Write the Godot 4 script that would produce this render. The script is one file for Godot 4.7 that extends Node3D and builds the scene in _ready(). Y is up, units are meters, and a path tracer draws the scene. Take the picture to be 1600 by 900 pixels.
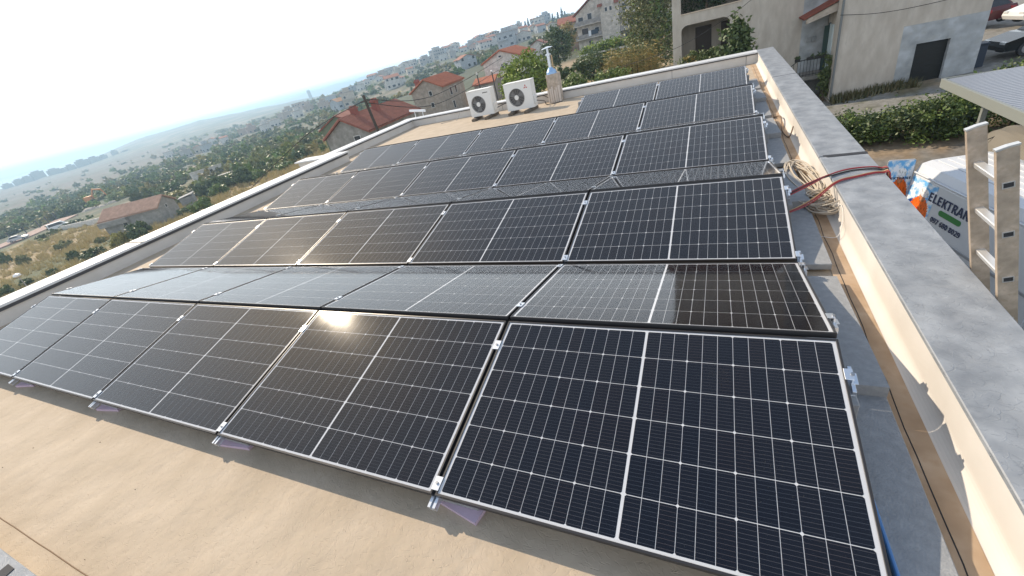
extends Node3D
# A flat roof with rows of solar panels, a hillside town and the sea behind it. Metres, y up.
# x runs along the rows to the right, -z away from the camera; y = 0 is the low front edge of the nearest row.

const FLOOR := -0.135          # roof deck
const PL := 1.762              # panel length
const PW := 1.134              # panel width
const PITCH := 1.782           # panel to panel along a row
const TILT := 0.2079
const RIDGE_GAP := 0.030
const PAIR := 2.314            # ridge to ridge

var rng := RandomNumberGenerator.new()
var taken := {}
var M := {}

# ------------------------------------------------------------------ mesh collecting
class MB:
	var v := PackedVector3Array()
	var n := PackedVector3Array()
	var uv := PackedVector2Array()
	var c := PackedColorArray()
	var col := Color(1, 1, 1)
	func tri(a: Vector3, b: Vector3, d: Vector3, ua := Vector2.ZERO, ub := Vector2.ZERO, ud := Vector2.ZERO) -> void:
		var nn := (b - a).cross(d - a)
		if nn.length_squared() < 1e-18: return
		nn = nn.normalized()
		v.append(a); v.append(d); v.append(b)
		n.append(nn); n.append(nn); n.append(nn)
		uv.append(ua); uv.append(ud); uv.append(ub)
		c.append(col); c.append(col); c.append(col)
	func trin(a: Vector3, b: Vector3, d: Vector3, na: Vector3, nb: Vector3, nd: Vector3) -> void:
		v.append(a); v.append(d); v.append(b)
		n.append(na); n.append(nd); n.append(nb)
		uv.append(Vector2.ZERO); uv.append(Vector2.ZERO); uv.append(Vector2.ZERO)
		c.append(col); c.append(col); c.append(col)
	func quad(a: Vector3, b: Vector3, d: Vector3, e: Vector3) -> void:   # counter-clockwise seen from outside
		tri(a, b, d, Vector2(0, 1), Vector2(1, 1), Vector2(1, 0))
		tri(a, d, e, Vector2(0, 1), Vector2(1, 0), Vector2(0, 0))
	func box(lo: Vector3, hi: Vector3, t := Transform3D.IDENTITY) -> void:
		var p: Array[Vector3] = []
		for i in 8:
			p.append(t * Vector3(hi.x if i & 1 else lo.x, hi.y if i & 2 else lo.y, hi.z if i & 4 else lo.z))
		quad(p[4], p[5], p[7], p[6]); quad(p[1], p[0], p[2], p[3])
		quad(p[5], p[1], p[3], p[7]); quad(p[0], p[4], p[6], p[2])
		quad(p[6], p[7], p[3], p[2]); quad(p[0], p[1], p[5], p[4])
	func bev(lo: Vector3, hi: Vector3, r: float, t := Transform3D.IDENTITY) -> void:   # a box with chamfered edges
		var s := [lo, hi]
		var inn := [lo + Vector3(r, r, r), hi - Vector3(r, r, r)]
		# six faces
		for ax in 3:
			for side in 2:
				var u := (ax + 1) % 3
				var w := (ax + 2) % 3
				var q: Array[Vector3] = []
				for k in [[0, 0], [1, 0], [1, 1], [0, 1]]:
					var a := Vector3.ZERO
					a[ax] = s[side][ax]; a[u] = inn[k[0]][u]; a[w] = inn[k[1]][w]
					q.append(t * a)
				if side == 1: quad(q[0], q[1], q[2], q[3])
				else: quad(q[3], q[2], q[1], q[0])
		# twelve edges
		for ax in 3:
			var u := (ax + 1) % 3
			var w := (ax + 2) % 3
			for su in 2:
				for sw in 2:
					var q: Array[Vector3] = []
					for k in [[0, 0], [1, 0], [1, 1], [0, 1]]:
						var a := Vector3.ZERO
						a[ax] = inn[k[0]][ax]
						if k[1] == 0: a[u] = s[su][u]; a[w] = inn[sw][w]
						else: a[u] = inn[su][u]; a[w] = s[sw][w]
						q.append(t * a)
					if su == sw: quad(q[3], q[2], q[1], q[0]) if true else null
					else: quad(q[0], q[1], q[2], q[3])
		for sx in 2:
			for sy in 2:
				for sz in 2:
					var a := t * Vector3(s[sx].x, inn[sy].y, inn[sz].z)
					var b := t * Vector3(inn[sx].x, s[sy].y, inn[sz].z)
					var d := t * Vector3(inn[sx].x, inn[sy].y, s[sz].z)
					if (sx + sy + sz) % 2 == 1: tri(a, b, d)
					else: tri(a, d, b)
	func tube(pts: Array, r: float, sides := 8, closed_ends := true, r1 := -1.0) -> void:
		if r1 < 0.0: r1 = r
		var rings := []
		var nor := []
		var prev := Vector3.ZERO
		for i in pts.size():
			var a: Vector3 = pts[maxi(i - 1, 0)]
			var b: Vector3 = pts[mini(i + 1, pts.size() - 1)]
			var d := (b - a).normalized()
			var s := prev - d * prev.dot(d)
			if s.length() < 0.1: s = d.cross(Vector3.UP if absf(d.y) < 0.9 else Vector3.RIGHT)
			s = s.normalized(); prev = s
			var w := d.cross(s)
			var rr := lerpf(r, r1, float(i) / maxf(1.0, pts.size() - 1))
			var ring := []; var nr := []
			for k in sides:
				var an := TAU * k / sides
				var o := s * cos(an) + w * sin(an)
				ring.append(pts[i] + o * rr); nr.append(o)
			rings.append(ring); nor.append(nr)
		for i in pts.size() - 1:
			for k in sides:
				var k2 := (k + 1) % sides
				trin(rings[i][k], rings[i][k2], rings[i + 1][k2], nor[i][k], nor[i][k2], nor[i + 1][k2])
				trin(rings[i][k], rings[i + 1][k2], rings[i + 1][k], nor[i][k], nor[i + 1][k2], nor[i + 1][k])
		if closed_ends:
			for k in range(1, sides - 1):
				tri(rings[0][0], rings[0][k + 1], rings[0][k])
				var z := pts.size() - 1
				tri(rings[z][0], rings[z][k], rings[z][k + 1])
	func prism(poly: Array, a: Vector3, du: Vector3, dv: Vector3, dw: Vector3) -> void:
		# a flat outline (counter-clockwise in u, v) pushed along dw; du x dv must point against dw's start face
		var m := poly.size()
		var f := []; var b := []
		for p in poly:
			var q: Vector3 = a + du * p.x + dv * p.y
			f.append(q); b.append(q + dw)
		var pts := PackedVector2Array(poly)
		var ix := Geometry2D.triangulate_polygon(pts)
		var flip := du.cross(dv).dot(dw) > 0.0
		for i in range(0, ix.size(), 3):
			var i0 := ix[i]; var i1 := ix[i + 1]; var i2 := ix[i + 2]
			if (pts[i1] - pts[i0]).cross(pts[i2] - pts[i0]) < 0.0:
				var tmp := i1; i1 = i2; i2 = tmp
			if flip:
				tri(f[i0], f[i2], f[i1]); tri(b[i0], b[i1], b[i2])
			else:
				tri(f[i0], f[i1], f[i2]); tri(b[i0], b[i2], b[i1])
		for i in m:
			var j := (i + 1) % m
			if flip: quad(f[i], f[j], b[j], b[i])
			else: quad(f[j], f[i], b[i], b[j])
	func lathe(prof: Array, at: Vector3, sides := 16) -> void:   # prof: Vector2(radius, height), upwards
		for i in prof.size() - 1:
			var p: Vector2 = prof[i]; var q: Vector2 = prof[i + 1]
			var sl := Vector2(q.y - p.y, p.x - q.x).normalized()
			for k in sides:
				var a0 := TAU * k / sides; var a1 := TAU * (k + 1) / sides
				var d0 := Vector3(cos(a0), 0, -sin(a0)); var d1 := Vector3(cos(a1), 0, -sin(a1))
				var n0 := d0 * sl.x + Vector3.UP * sl.y; var n1 := d1 * sl.x + Vector3.UP * sl.y
				var A := at + d0 * p.x + Vector3.UP * p.y; var B := at + d1 * p.x + Vector3.UP * p.y
				var C := at + d1 * q.x + Vector3.UP * q.y; var D := at + d0 * q.x + Vector3.UP * q.y
				if p.x > 1e-5: trin(A, B, C, n0, n1, n1)
				if q.x > 1e-5: trin(A, C, D, n0, n1, n0)
	func mesh(m: Material = null) -> ArrayMesh:
		var arr := []
		arr.resize(Mesh.ARRAY_MAX)
		arr[Mesh.ARRAY_VERTEX] = v; arr[Mesh.ARRAY_NORMAL] = n; arr[Mesh.ARRAY_TEX_UV] = uv; arr[Mesh.ARRAY_COLOR] = c
		var am := ArrayMesh.new()
		am.add_surface_from_arrays(Mesh.PRIMITIVE_TRIANGLES, arr)
		if m: am.surface_set_material(0, m)
		return am

# ------------------------------------------------------------------ objects
func numbered(called: String) -> String:
	var k: int = taken.get(called, -1) + 1
	taken[called] = k
	return called if k == 0 else "%s_%03d" % [called, k]

func tag(o: Node, label: String, category: String, group := "") -> Node:
	o.set_meta("label", label); o.set_meta("category", category)
	if group: o.set_meta("group", group)
	return o

func thing(called: String, label: String, category: String, at := Vector3.ZERO, turn := 0.0, group := "") -> Node3D:
	var o := Node3D.new()
	o.name = numbered(called)
	add_child(o)
	o.position = at; o.rotation.y = turn
	tag(o, label, category, group)
	return o

func put(mesh: Mesh, called: String, m: Material, parent: Node = null) -> MeshInstance3D:
	var o := MeshInstance3D.new()
	o.mesh = mesh
	o.material_override = null
	if m and mesh.get_surface_count() and mesh.surface_get_material(0) == null: mesh.surface_set_material(0, m)
	elif m and mesh.surface_get_material(0) != m: o.set_surface_override_material(0, m)
	if parent == null:
		o.name = numbered(called); add_child(o)
	else:
		o.name = called; parent.add_child(o, true)
	return o

func build(b: MB, called: String, m: Material, parent: Node = null) -> MeshInstance3D:
	return put(b.mesh(m), called, m, parent)

func struct(b: MB, called: String, m: Material) -> MeshInstance3D:
	var o := build(b, called, m)
	o.set_meta("kind", "structure")
	return o

func solid(called: String, lo: Vector3, hi: Vector3, m: Material, parent: Node, r := 0.0) -> MeshInstance3D:
	var b := MB.new()
	if r > 0.0: b.bev(lo, hi, r)
	else: b.box(lo, hi)
	return build(b, called, m, parent)

# ------------------------------------------------------------------ materials
func lin(r: float, g: float, b: float) -> Color:
	return Color(r, g, b).linear_to_srgb()

func mat(key: String, c: Color, rough := 0.8, metal := 0.0) -> StandardMaterial3D:
	if M.has(key): return M[key]
	var m := StandardMaterial3D.new()
	m.resource_name = key
	m.albedo_color = c; m.roughness = rough; m.metallic = metal
	M[key] = m
	return m

func noise_image(size: int, freq: float, seed_: int, octaves := 4, kind := FastNoiseLite.TYPE_SIMPLEX_SMOOTH) -> Image:
	var f := FastNoiseLite.new()
	f.noise_type = kind; f.seed = seed_; f.frequency = freq; f.fractal_octaves = octaves
	var im := f.get_seamless_image(size, size)
	im.convert(Image.FORMAT_RF)
	return im

func ramp_texture(im: Image, a: Color, b: Color, im2: Image = null, c := Color.WHITE, power := 1.0) -> ImageTexture:
	# a..b by the first picture, c laid over by the second
	var s := im.get_width()
	var out := Image.create(s, s, false, Image.FORMAT_RGB8)
	for y in s:
		for x in s:
			var t := clampf(im.get_pixel(x, y).r, 0, 1)
			var q := a.lerp(b, pow(t, power))
			if im2:
				var w := clampf((im2.get_pixel(x, y).r - 0.55) * 3.0, 0, 1)
				q = q.lerp(c, w)
			out.set_pixel(x, y, q)
	return ImageTexture.create_from_image(out)

func normal_texture(im: Image, strength: float) -> ImageTexture:
	var q := im.duplicate()
	q.convert(Image.FORMAT_RGBA8)
	q.bump_map_to_normal_map(strength)
	return ImageTexture.create_from_image(q)

func strokes_image(size: int, count: int, seed_: int, depth: float, shortest := 6, longest := 26) -> Image:
	# trowel marks: many short bent scratches over a soft base
	var im := noise_image(size, 0.006, seed_, 5)
	var r := RandomNumberGenerator.new()
	r.seed = seed_
	for i in count:
		var p := Vector2(r.randf() * size, r.randf() * size)
		var an := r.randfn(0.6, 0.7)
		var bend := r.randf_range(-0.09, 0.09)
		var d := depth * r.randf_range(0.2, 1.0) * (1 if r.randf() < 0.6 else -1)
		for k in r.randi_range(shortest, longest):
			p += Vector2(cos(an), sin(an)) * 1.2
			an += bend
			var x := posmod(int(p.x), size); var y := posmod(int(p.y), size)
			var o := im.get_pixel(x, y).r
			im.set_pixel(x, y, Color(clampf(o - d, 0, 1), 0, 0))
			var x2 := (x + 1) % size
			im.set_pixel(x2, y, Color(clampf(im.get_pixel(x2, y).r - d * 0.6, 0, 1), 0, 0))
	return im

func world_mapped(m: StandardMaterial3D, metres: float) -> StandardMaterial3D:
	m.uv1_triplanar = true
	m.uv1_world_triplanar = true
	m.uv1_scale = Vector3.ONE / metres
	return m

func make_materials() -> void:
	var str1 := strokes_image(1024, 15000, 11, 0.10, 4, 13)
	var soft := noise_image(512, 0.008, 5, 5)
	var blot := noise_image(512, 0.02, 9, 4)
	var fine := noise_image(512, 0.09, 21, 4)
	var deck := mat("deck", Color.WHITE, 0.8)
	deck.albedo_texture = ramp_texture(noise_image(1024, 0.005, 31, 6), lin(0.385, 0.31, 0.225), lin(0.475, 0.39, 0.295), noise_image(1024, 0.06, 33, 5), lin(0.42, 0.34, 0.25))
	deck.normal_enabled = true; deck.normal_scale = 0.6
	deck.normal_texture = normal_texture(str1, 7.0)
	world_mapped(deck, 2.4)
	var dirt := mat("gutter_dirt", Color.WHITE, 0.95)
	dirt.albedo_texture = ramp_texture(soft, lin(0.33, 0.225, 0.14), lin(0.50, 0.38, 0.27), blot, lin(0.40, 0.28, 0.18))
	world_mapped(dirt, 1.1)
	var cope := mat("coping", Color.WHITE, 0.5)
	var str2 := strokes_image(1024, 7000, 77, 0.30)
	cope.albedo_texture = ramp_texture(str2, lin(0.16, 0.175, 0.195), lin(0.35, 0.37, 0.395), noise_image(1024, 0.012, 79, 6), lin(0.24, 0.255, 0.275))
	cope.normal_enabled = true; cope.normal_scale = 0.5
	cope.normal_texture = normal_texture(str2, 5.0)
	world_mapped(cope, 1.7)
	var paint := mat("parapet_paint", Color.WHITE, 0.75)
	paint.albedo_texture = ramp_texture(soft, lin(0.545, 0.515, 0.475), lin(0.62, 0.59, 0.555))
	world_mapped(paint, 2.0)
	var conc := mat("slab_concrete", Color.WHITE, 0.9)
	conc.albedo_texture = ramp_texture(blot, lin(0.24, 0.25, 0.26), lin(0.33, 0.34, 0.35), fine, lin(0.28, 0.285, 0.29))
	conc.normal_enabled = true; conc.normal_scale = 0.4; conc.normal_texture = normal_texture(fine, 4.0)
	world_mapped(conc, 0.6)
	var grain := ramp_texture(fine, Color(0.72, 0.72, 0.72), Color(1, 1, 1))
	var worn := ramp_texture(soft, Color(0.74, 0.74, 0.73), Color(1, 1, 1), blot, Color(0.86, 0.85, 0.83))
	M["grain"] = grain; M["worn"] = worn
	# panel
	mat("frame", lin(0.035, 0.034, 0.036), 0.38, 0.3)
	mat("backsheet", lin(0.56, 0.57, 0.59), 0.6).metallic_specular = 0.0
	mat("alu", lin(0.75, 0.77, 0.80), 0.28, 0.9)
	mat("steel_bolt", lin(0.35, 0.36, 0.38), 0.35, 0.9)
	var glass := mat("panel_glass", Color(1, 1, 1, 0.004), 0.068)
	glass.metallic_specular = 0.5
	glass.transparency = BaseMaterial3D.TRANSPARENCY_ALPHA
	var ri := Image.create(256, 256, false, Image.FORMAT_RGB8)
	for y in 256:
		for x in 256:
			var t := clampf((blot.get_pixel(x * 2, y * 2).r - 0.45) * 2.2, 0, 1)
			var q := 0.9 + 0.1 * t
			ri.set_pixel(x, y, Color(q, q, q))
	glass.roughness_texture = ImageTexture.create_from_image(ri)
	world_mapped(glass, 1.3)
	var cell := Image.create(64, 192, false, Image.FORMAT_RGB8)
	for y in 192:
		for x in 64:
			var q := lin(0.0035, 0.0035, 0.0062)
			if y % 19 == 10: q = lin(0.125, 0.125, 0.14)
			cell.set_pixel(x, y, q)
	for k in 3:
		var cm := mat("cell_%d" % k, [Color(1, 1, 1), Color(0.86, 0.9, 0.95), Color(1.0, 0.94, 0.92)][k], 0.45)
		cm.metallic_specular = 0.0
		cm.albedo_texture = ImageTexture.create_from_image(cell) if k == 0 else M["cell_0"].albedo_texture
	mat("foam", lin(0.55, 0.43, 0.53), 0.9)
	mat("rubber", lin(0.03, 0.03, 0.032), 0.8)
	mat("black_strip", lin(0.022, 0.024, 0.03), 0.75)
	mat("blue_film", lin(0.08, 0.22, 0.48), 0.5)
const TERR_D := [0,15,30,60,100,150,250,400,650,900,1200,1800,2600]
const TERR_AZ := [-115,-80,-70,-64,-58,-52,-46,-43,-38,-30,-20,-10,0,14,60,115]
const TERR := [[-9,-9.5,-10.5,-12,-13.2,-14.5,-17,-20,-22,-22,-22,-26,-40],
	[-9,-9.3,-10,-11.5,-13,-14.2,-16.5,-20,-22,-22,-21,-30,-45],
	[-9,-9.3,-10,-11.5,-13,-14.2,-16.5,-20,-22,-21.5,-20.5,-30,-45],
	[-9,-9.1,-9.8,-11.2,-12.7,-14,-16,-19,-21,-19,-14,2,-30],
	[-9,-9,-9.5,-10.8,-12.2,-13.2,-15,-17.5,-18.5,-16,-8,9,0],
	[-9,-9,-9,-10,-11.3,-12.2,-14,-15.5,-15,-15,-12,-1,-20],
	[-8.5,-8.5,-8.5,-9.3,-10,-11,-12.5,-12,-6.5,-10,-14,-11,-25],
	[-8,-8,-8.2,-9,-9.7,-10.3,-11.5,-10,-5,-9,-20,-30,-45],
	[-7.5,-7.5,-7.8,-8.5,-9,-9.3,-9.5,-5.5,3.5,3.5,-8,-30,-45],
	[-7,-7,-7.2,-7.6,-8,-8,-5.5,-1,8,9,0,-20,-40],
	[-6,-6,-6,-6,-6,-4.8,-1.5,4,11.5,13,5,-15,-40],
	[-5.9,-5.9,-5.6,-5.2,-5,-4.5,-0.5,6.5,14.5,17,10,-10,-40],
	[-6,-6,-5.4,-5,-4.3,-3,1,8,16,18,12,-10,-40],
	[-6,-6,-5.4,-5,-4,-3,1,8,16,18,12,-10,-40],
	[-6,-6,-5.4,-5,-3.6,-3,1,8,16,18,12,-10,-40],
	[-6,-6,-5.4,-5,-4,-3,1,8,16,18,12,-10,-40]]
const SCRUB := [
	[-118.6,-13.5,-27.8,1.1,2.1,"olive"],
	[-131.3,-13.8,-28.5,1.1,2.7,"dark"],
	[-157.9,-14.5,-43.5,1.4,1.3,"dark"],
	[-117.0,-13.5,-33.6,1.3,1.9,"olive"],
	[-97.4,-13.0,-27.9,0.9,1.8,"dark"],
	[-91.0,-12.8,-28.2,1.5,1.6,"dark"],
	[-90.2,-12.8,-32.1,1.2,2.5,"yellow"],
	[-89.3,-12.6,-17.0,1.0,1.6,"dark"],
	[-91.3,-12.7,-19.6,1.0,1.1,"dark"],
	[-90.1,-12.7,-22.4,0.4,0.6,"dark"],
	[-106.0,-13.3,-35.3,0.6,1.2,"olive"],
	[-214.7,-15.8,-55.8,1.6,2.4,"dark"],
	[-213.4,-15.8,-60.3,1.5,1.9,"dark"],
	[-221.6,-16.1,-67.7,3.4,2.6,"dark"],
	[-159.4,-14.6,-50.8,3.0,1.8,"dark"],
	[-208.0,-15.7,-49.6,1.0,1.8,"dark"],
	[-88.6,-12.7,-34.7,1.6,3.1,"dark"],
	[-131.8,-13.9,-64.3,2.6,1.9,"yellow"],
	[-84.3,-12.3,-43.9,1.7,3.0,"green"],
	[-94.0,-12.8,-45.8,1.5,1.6,"dark"],
	[-97.6,-12.3,-62.6,2.5,4.0,"dark"],
	[-99.5,-12.7,-56.8,2.1,2.7,"green"],
	[-130.1,-12.5,-98.0,3.6,3.2,"olive"],
	[-116.7,-11.5,-104.8,1.9,3.4,"green"],
	[-115.8,-11.7,-97.5,2.1,3.4,"olive"],
	[-328.0,-16.9,-216.4,3.4,3.5,"dark"],
	[-89.8,-11.6,-67.6,1.9,1.8,"green"],
	[-98.1,-12.8,-52.0,1.2,1.5,"olive"],
	[-181.0,-14.6,-100.6,1.9,2.1,"dark"],
	[-117.4,-13.5,-52.6,1.4,1.5,"dark"],
	[-94.3,-12.1,-63.9,1.7,2.3,"green"],
	[-102.3,-11.6,-83.2,2.0,2.2,"dark"],
	[-84.9,-10.6,-76.6,1.5,1.9,"green"],
	[-149.4,-13.7,-91.1,1.9,2.2,"olive"],
]
const HILL_HOUSES := [
	[-349.4,0.7,-448.2,9.2,5.5,"white","flat"],
	[-172.2,9.0,-520.2,11.9,9.0,"bluewhite","flat"],
	[-219.2,-10.9,-232.6,13.0,5.5,"bluewhite","orange"],
	[-154.0,6.3,-443.0,8.5,8.0,"white","flat"],
	[-319.0,-1.8,-402.6,12.7,5.5,"tan","flat"],
	[-241.1,6.1,-495.0,13.6,9.0,"grey","red"],
	[-213.2,9.1,-544.4,8.0,8.0,"white","flat"],
	[-216.2,-10.7,-232.4,8.7,8.0,"cream","flat"],
	[-245.9,7.8,-532.1,12.1,8.0,"bluewhite","flat"],
	[-269.4,4.4,-473.0,8.3,8.0,"grey","orange"],
	[-198.6,9.9,-556.9,8.7,9.0,"white","orange"],
	[-170.8,2.0,-371.3,8.2,8.0,"white","red"],
	[-116.8,-1.1,-271.9,11.4,8.0,"bluewhite","flat"],
	[-201.9,4.8,-446.7,12.5,9.0,"grey","orange"],
	[-171.6,1.1,-356.6,10.2,6.0,"white","red"],
	[-174.2,8.4,-506.6,12.6,5.5,"cream","red"],
	[-184.3,5.9,-454.5,9.2,8.0,"grey","flat"],
	[-192.9,-7.4,-251.4,12.8,6.0,"white","red"],
	[-212.8,7.4,-505.8,11.5,5.5,"tan","flat"],
	[-153.6,6.5,-446.4,9.8,5.5,"grey","flat"],
	[-187.2,10.1,-557.0,12.2,8.0,"cream","flat"],
	[-299.9,6.1,-516.4,12.7,8.0,"bluewhite","red"],
	[-250.0,8.7,-553.5,9.3,5.5,"tan","flat"],
	[-250.4,7.2,-520.7,12.6,8.0,"white","flat"],
	[-294.4,-0.2,-412.7,11.6,8.0,"white","red"],
	[-164.7,4.3,-407.1,13.2,6.0,"white","flat"],
	[-189.8,-7.4,-248.2,10.1,8.0,"white","red"],
	[-296.3,4.3,-484.5,10.3,6.0,"white","flat"],
	[-366.4,-1.3,-444.1,12.4,6.0,"bluewhite","red"],
	[-274.5,5.2,-490.2,10.6,6.0,"white","flat"],
	[-292.5,6.7,-527.3,12.6,9.0,"cream","orange"],
	[-252.0,-10.3,-268.8,8.2,9.0,"bluewhite","red"],
	[-177.6,5.3,-439.0,11.8,9.0,"tan","red"],
	[-254.7,3.4,-448.6,12.8,5.5,"white","red"],
	[-351.3,-9.0,-383.0,13.2,6.0,"bluegrey","flat"],
	[-348.3,-5.0,-412.2,6.0,4.2,"white","red"],
	[-317.5,-6.5,-411.4,8.4,5.1,"white","flat"],
	[-362.9,-0.8,-477.4,12.6,4.1,"grey","flat"],
	[-308.0,-4.9,-418.5,8.4,4.6,"white","flat"],
	[-278.6,-9.4,-378.0,4.7,4.2,"cream","flat"],
	[-274.1,-10.1,-381.3,5.9,4.7,"white","flat"],
	[-317.1,-1.5,-461.1,14.0,6.6,"grey","flat"],
	[-271.2,-10.0,-395.6,6.1,6.2,"white","flat"],
	[-315.3,1.7,-486.3,9.4,5.1,"grey","flat"],
	[-271.1,-6.9,-419.6,13.9,6.0,"grey","flat"],
	[-279.0,-1.0,-461.8,14.9,9.0,"grey","flat"],
	[-238.5,4.2,-461.5,11.0,4.5,"grey","flat"],
	[-222.4,-0.4,-413.5,7.7,3.7,"white","red"],
	[-200.2,-3.4,-391.2,8.9,4.3,"pink","red"],
	[-190.2,-3.7,-385.0,7.0,5.9,"bluegrey","flat"],
	[-171.3,-4.3,-360.9,9.6,5.9,"white","red"],
	[-112.9,-7.7,-211.2,9.8,5.9,"bluewhite","red"],
	[-131.0,1.0,-313.1,9.2,6.3,"white","orange"],
	[-107.9,-1.5,-279.3,8.9,4.4,"white","red"],
	[-128.5,3.5,-335.6,5.7,2.8,"white","red"],
	[-128.5,0.1,-356.9,6.5,4.4,"cream","red"],
	[-109.9,-2.2,-321.1,6.6,4.3,"bluewhite","red"],
	[-212.5,-3.0,-373.3,6.0,3.8,"grey","flat"],
	[-427.3,-16.1,-361.7,10.2,6.3,"tan","flat"],
	[-448.7,-16.0,-398.0,13.1,6.8,"tan","flat"],
	[-381.1,-20.6,-323.5,12.6,4.8,"tan","flat"],
	[-398.0,-21.2,-364.6,10.1,6.3,"pinktan","flat"],
	[-339.1,-24.2,-310.6,7.6,4.5,"tan","flat"],
	[-335.9,-21.8,-268.2,9.7,3.7,"white","flat"],
	[-338.3,-15.1,-340.2,9.8,4.2,"bluewhite","flat"],
	[-316.8,-22.6,-244.1,4.9,3.4,"white","flat"],
	[-392.4,-20.1,-276.3,8.2,5.3,"tan","flat"],
	[-441.1,-20.7,-275.4,5.3,3.2,"white","red"],
	[-365.8,-20.0,-206.5,4.9,4.0,"grey","flat"],
	[-370.6,-19.4,-218.1,6.4,3.0,"cream","red"],
	[-341.4,-22.5,-208.5,6.5,3.2,"bluewhite","flat"],
	[-301.7,-19.8,-291.9,7.6,4.1,"tan","flat"],
	[-323.0,-23.8,-283.6,8.1,3.4,"white","flat"],
	[-371.5,-24.4,-271.1,8.0,3.4,"pinktan","flat"],
	[-300.7,-8.2,-373.7,7.1,3.8,"white","red"],
	[-240.7,-14.3,-343.7,5.9,3.8,"cream","red"],
	[-225.5,-6.8,-377.3,7.8,3.9,"white","flat"],
	[-309.6,-10.1,-353.2,6.9,3.7,"white","flat"],
	[-412.4,-20.0,-316.6,6.9,3.9,"grey","flat"],
	[-376.5,-24.5,-246.5,6.1,3.3,"white","red"],
	[-459.0,-23.9,-244.6,5.9,3.1,"white","flat"],
	[-174.4,-0.5,-392.4,6.4,3.8,"white","red"],
	[-90.8,-4.9,-285.2,5.1,3.2,"cream","red"],
]
const CITY := [
	[-1167.4,-19.5,-388.2,18.4,11.9],
	[-1159.8,-22.9,-410.2,17.2,12.2],
	[-1151.0,-23.0,-434.3,12.9,11.4],
	[-1143.9,-20.7,-452.5,18.2,12.6],
	[-1136.7,-19.5,-470.4,17.6,10.7],
	[-1130.2,-19.8,-485.8,10.6,9.7],
	[-1122.0,-17.2,-504.4,8.6,9.9],
	[-1172.5,-20.9,-372.5,11.7,9.7],
	[-1176.3,-21.2,-360.5,12.4,8.7],
	[-1114.6,-23.0,-520.4,16.6,10.1],
	[-1155.3,-23.9,-422.9,9.7,9.2],
	[-1181.1,-22.1,-344.3,12.1,7.6],
]

# ------------------------------------------------------------------ the solar field
var cell_mesh := []
func make_cells() -> void:
	# three pieces of one wafer: the outer two have cut corners
	var w := 0.0683; var d := 0.1782; var h := 0.0006; var ch := 0.006
	for k in 3:
		var poly := []
		var l := ch if k == 0 else 0.0
		var r := ch if k == 2 else 0.0
		var raw := [Vector2(l, 0), Vector2(w - r, 0), Vector2(w, r), Vector2(w, d - r), Vector2(w - r, d), Vector2(l, d), Vector2(0, d - l), Vector2(0, l)]
		for p in raw:
			if poly.is_empty() or (poly[-1] - p).length() > 1e-6: poly.append(p)
		if (poly[0] - poly[-1]).length() < 1e-6: poly.remove_at(poly.size() - 1)
		var b := MB.new()
		for i in range(1, poly.size() - 1):
			var q := [poly[0], poly[i], poly[i + 1]]
			var p3 := []
			var u := []
			for e in q:
				p3.append(Vector3(e.x, h, -e.y)); u.append(Vector2(e.x / w, 1.0 - e.y / d))
			b.tri(p3[0], p3[1], p3[2], u[0], u[1], u[2])
		for i in poly.size():
			var p: Vector2 = poly[i]; var q: Vector2 = poly[(i + 1) % poly.size()]
			b.quad(Vector3(p.x, 0, -p.y), Vector3(q.x, 0, -q.y), Vector3(q.x, h, -q.y), Vector3(p.x, h, -p.y))
		cell_mesh.append(b.mesh())

func make_panel(with_cells: bool) -> Node3D:
	# origin: low right corner of the top face; x to -PL, z to -PW, flat
	var root := Node3D.new()
	var t := 0.030; var f := 0.011
	var b := MB.new()
	var x0 := -PL; var z0 := -PW
	# four mitred bars with a small chamfer on the outer top edge
	b.bev(Vector3(x0, -t, -f), Vector3(0, 0, 0), 0.0012)
	b.bev(Vector3(x0, -t, z0), Vector3(0, 0, z0 + f), 0.0012)
	b.bev(Vector3(x0, -t, z0 + f), Vector3(x0 + f, 0, -f), 0.0012)
	b.bev(Vector3(-f, -t, z0 + f), Vector3(0, 0, -f), 0.0012)
	build(b, "frame", M.frame, root)
	solid("backsheet", Vector3(x0 + f, -0.008, z0 + f), Vector3(-f, -0.005, -f), M.backsheet, root)
	if with_cells:
		var px := 0.07075
		for half in 2:
			for i in 12:
				for j in 6:
					var o := MeshInstance3D.new()
					o.mesh = cell_mesh[i % 3]
					o.set_surface_override_material(0, M["cell_%d" % [0, 0, 0, 1, 2][rng.randi() % 5]])
					var x := x0 + f + 0.012 + 0.003 + half * (12 * px + 0.012) + i * px + 0.0012
					o.position = Vector3(x, -0.0049, -f - 0.0115 - j * 0.1817 - 0.0018)
					o.name = "cell"
					root.add_child(o, true)
	b = MB.new()
	b.quad(Vector3(x0 + f, -0.0025, -f), Vector3(-f, -0.0025, -f), Vector3(-f, -0.0025, z0 + f), Vector3(x0 + f, -0.0025, z0 + f))
	build(b, "glass", M.panel_glass, root)
	return root

func row_frame(row: int) -> Transform3D:
	# place of a row: odd rows rise away from the camera, even rows fall away
	var pair := (row - 1) / 2
	var cw := PW * cos(TILT)
	if row % 2 == 1: return Transform3D(Basis(Vector3.RIGHT, TILT), Vector3(0, 0, -pair * PAIR))
	return Transform3D(Basis(Vector3.RIGHT, -TILT), Vector3(0, PW * sin(TILT) + 0.012, -pair * PAIR - cw - RIDGE_GAP))

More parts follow.
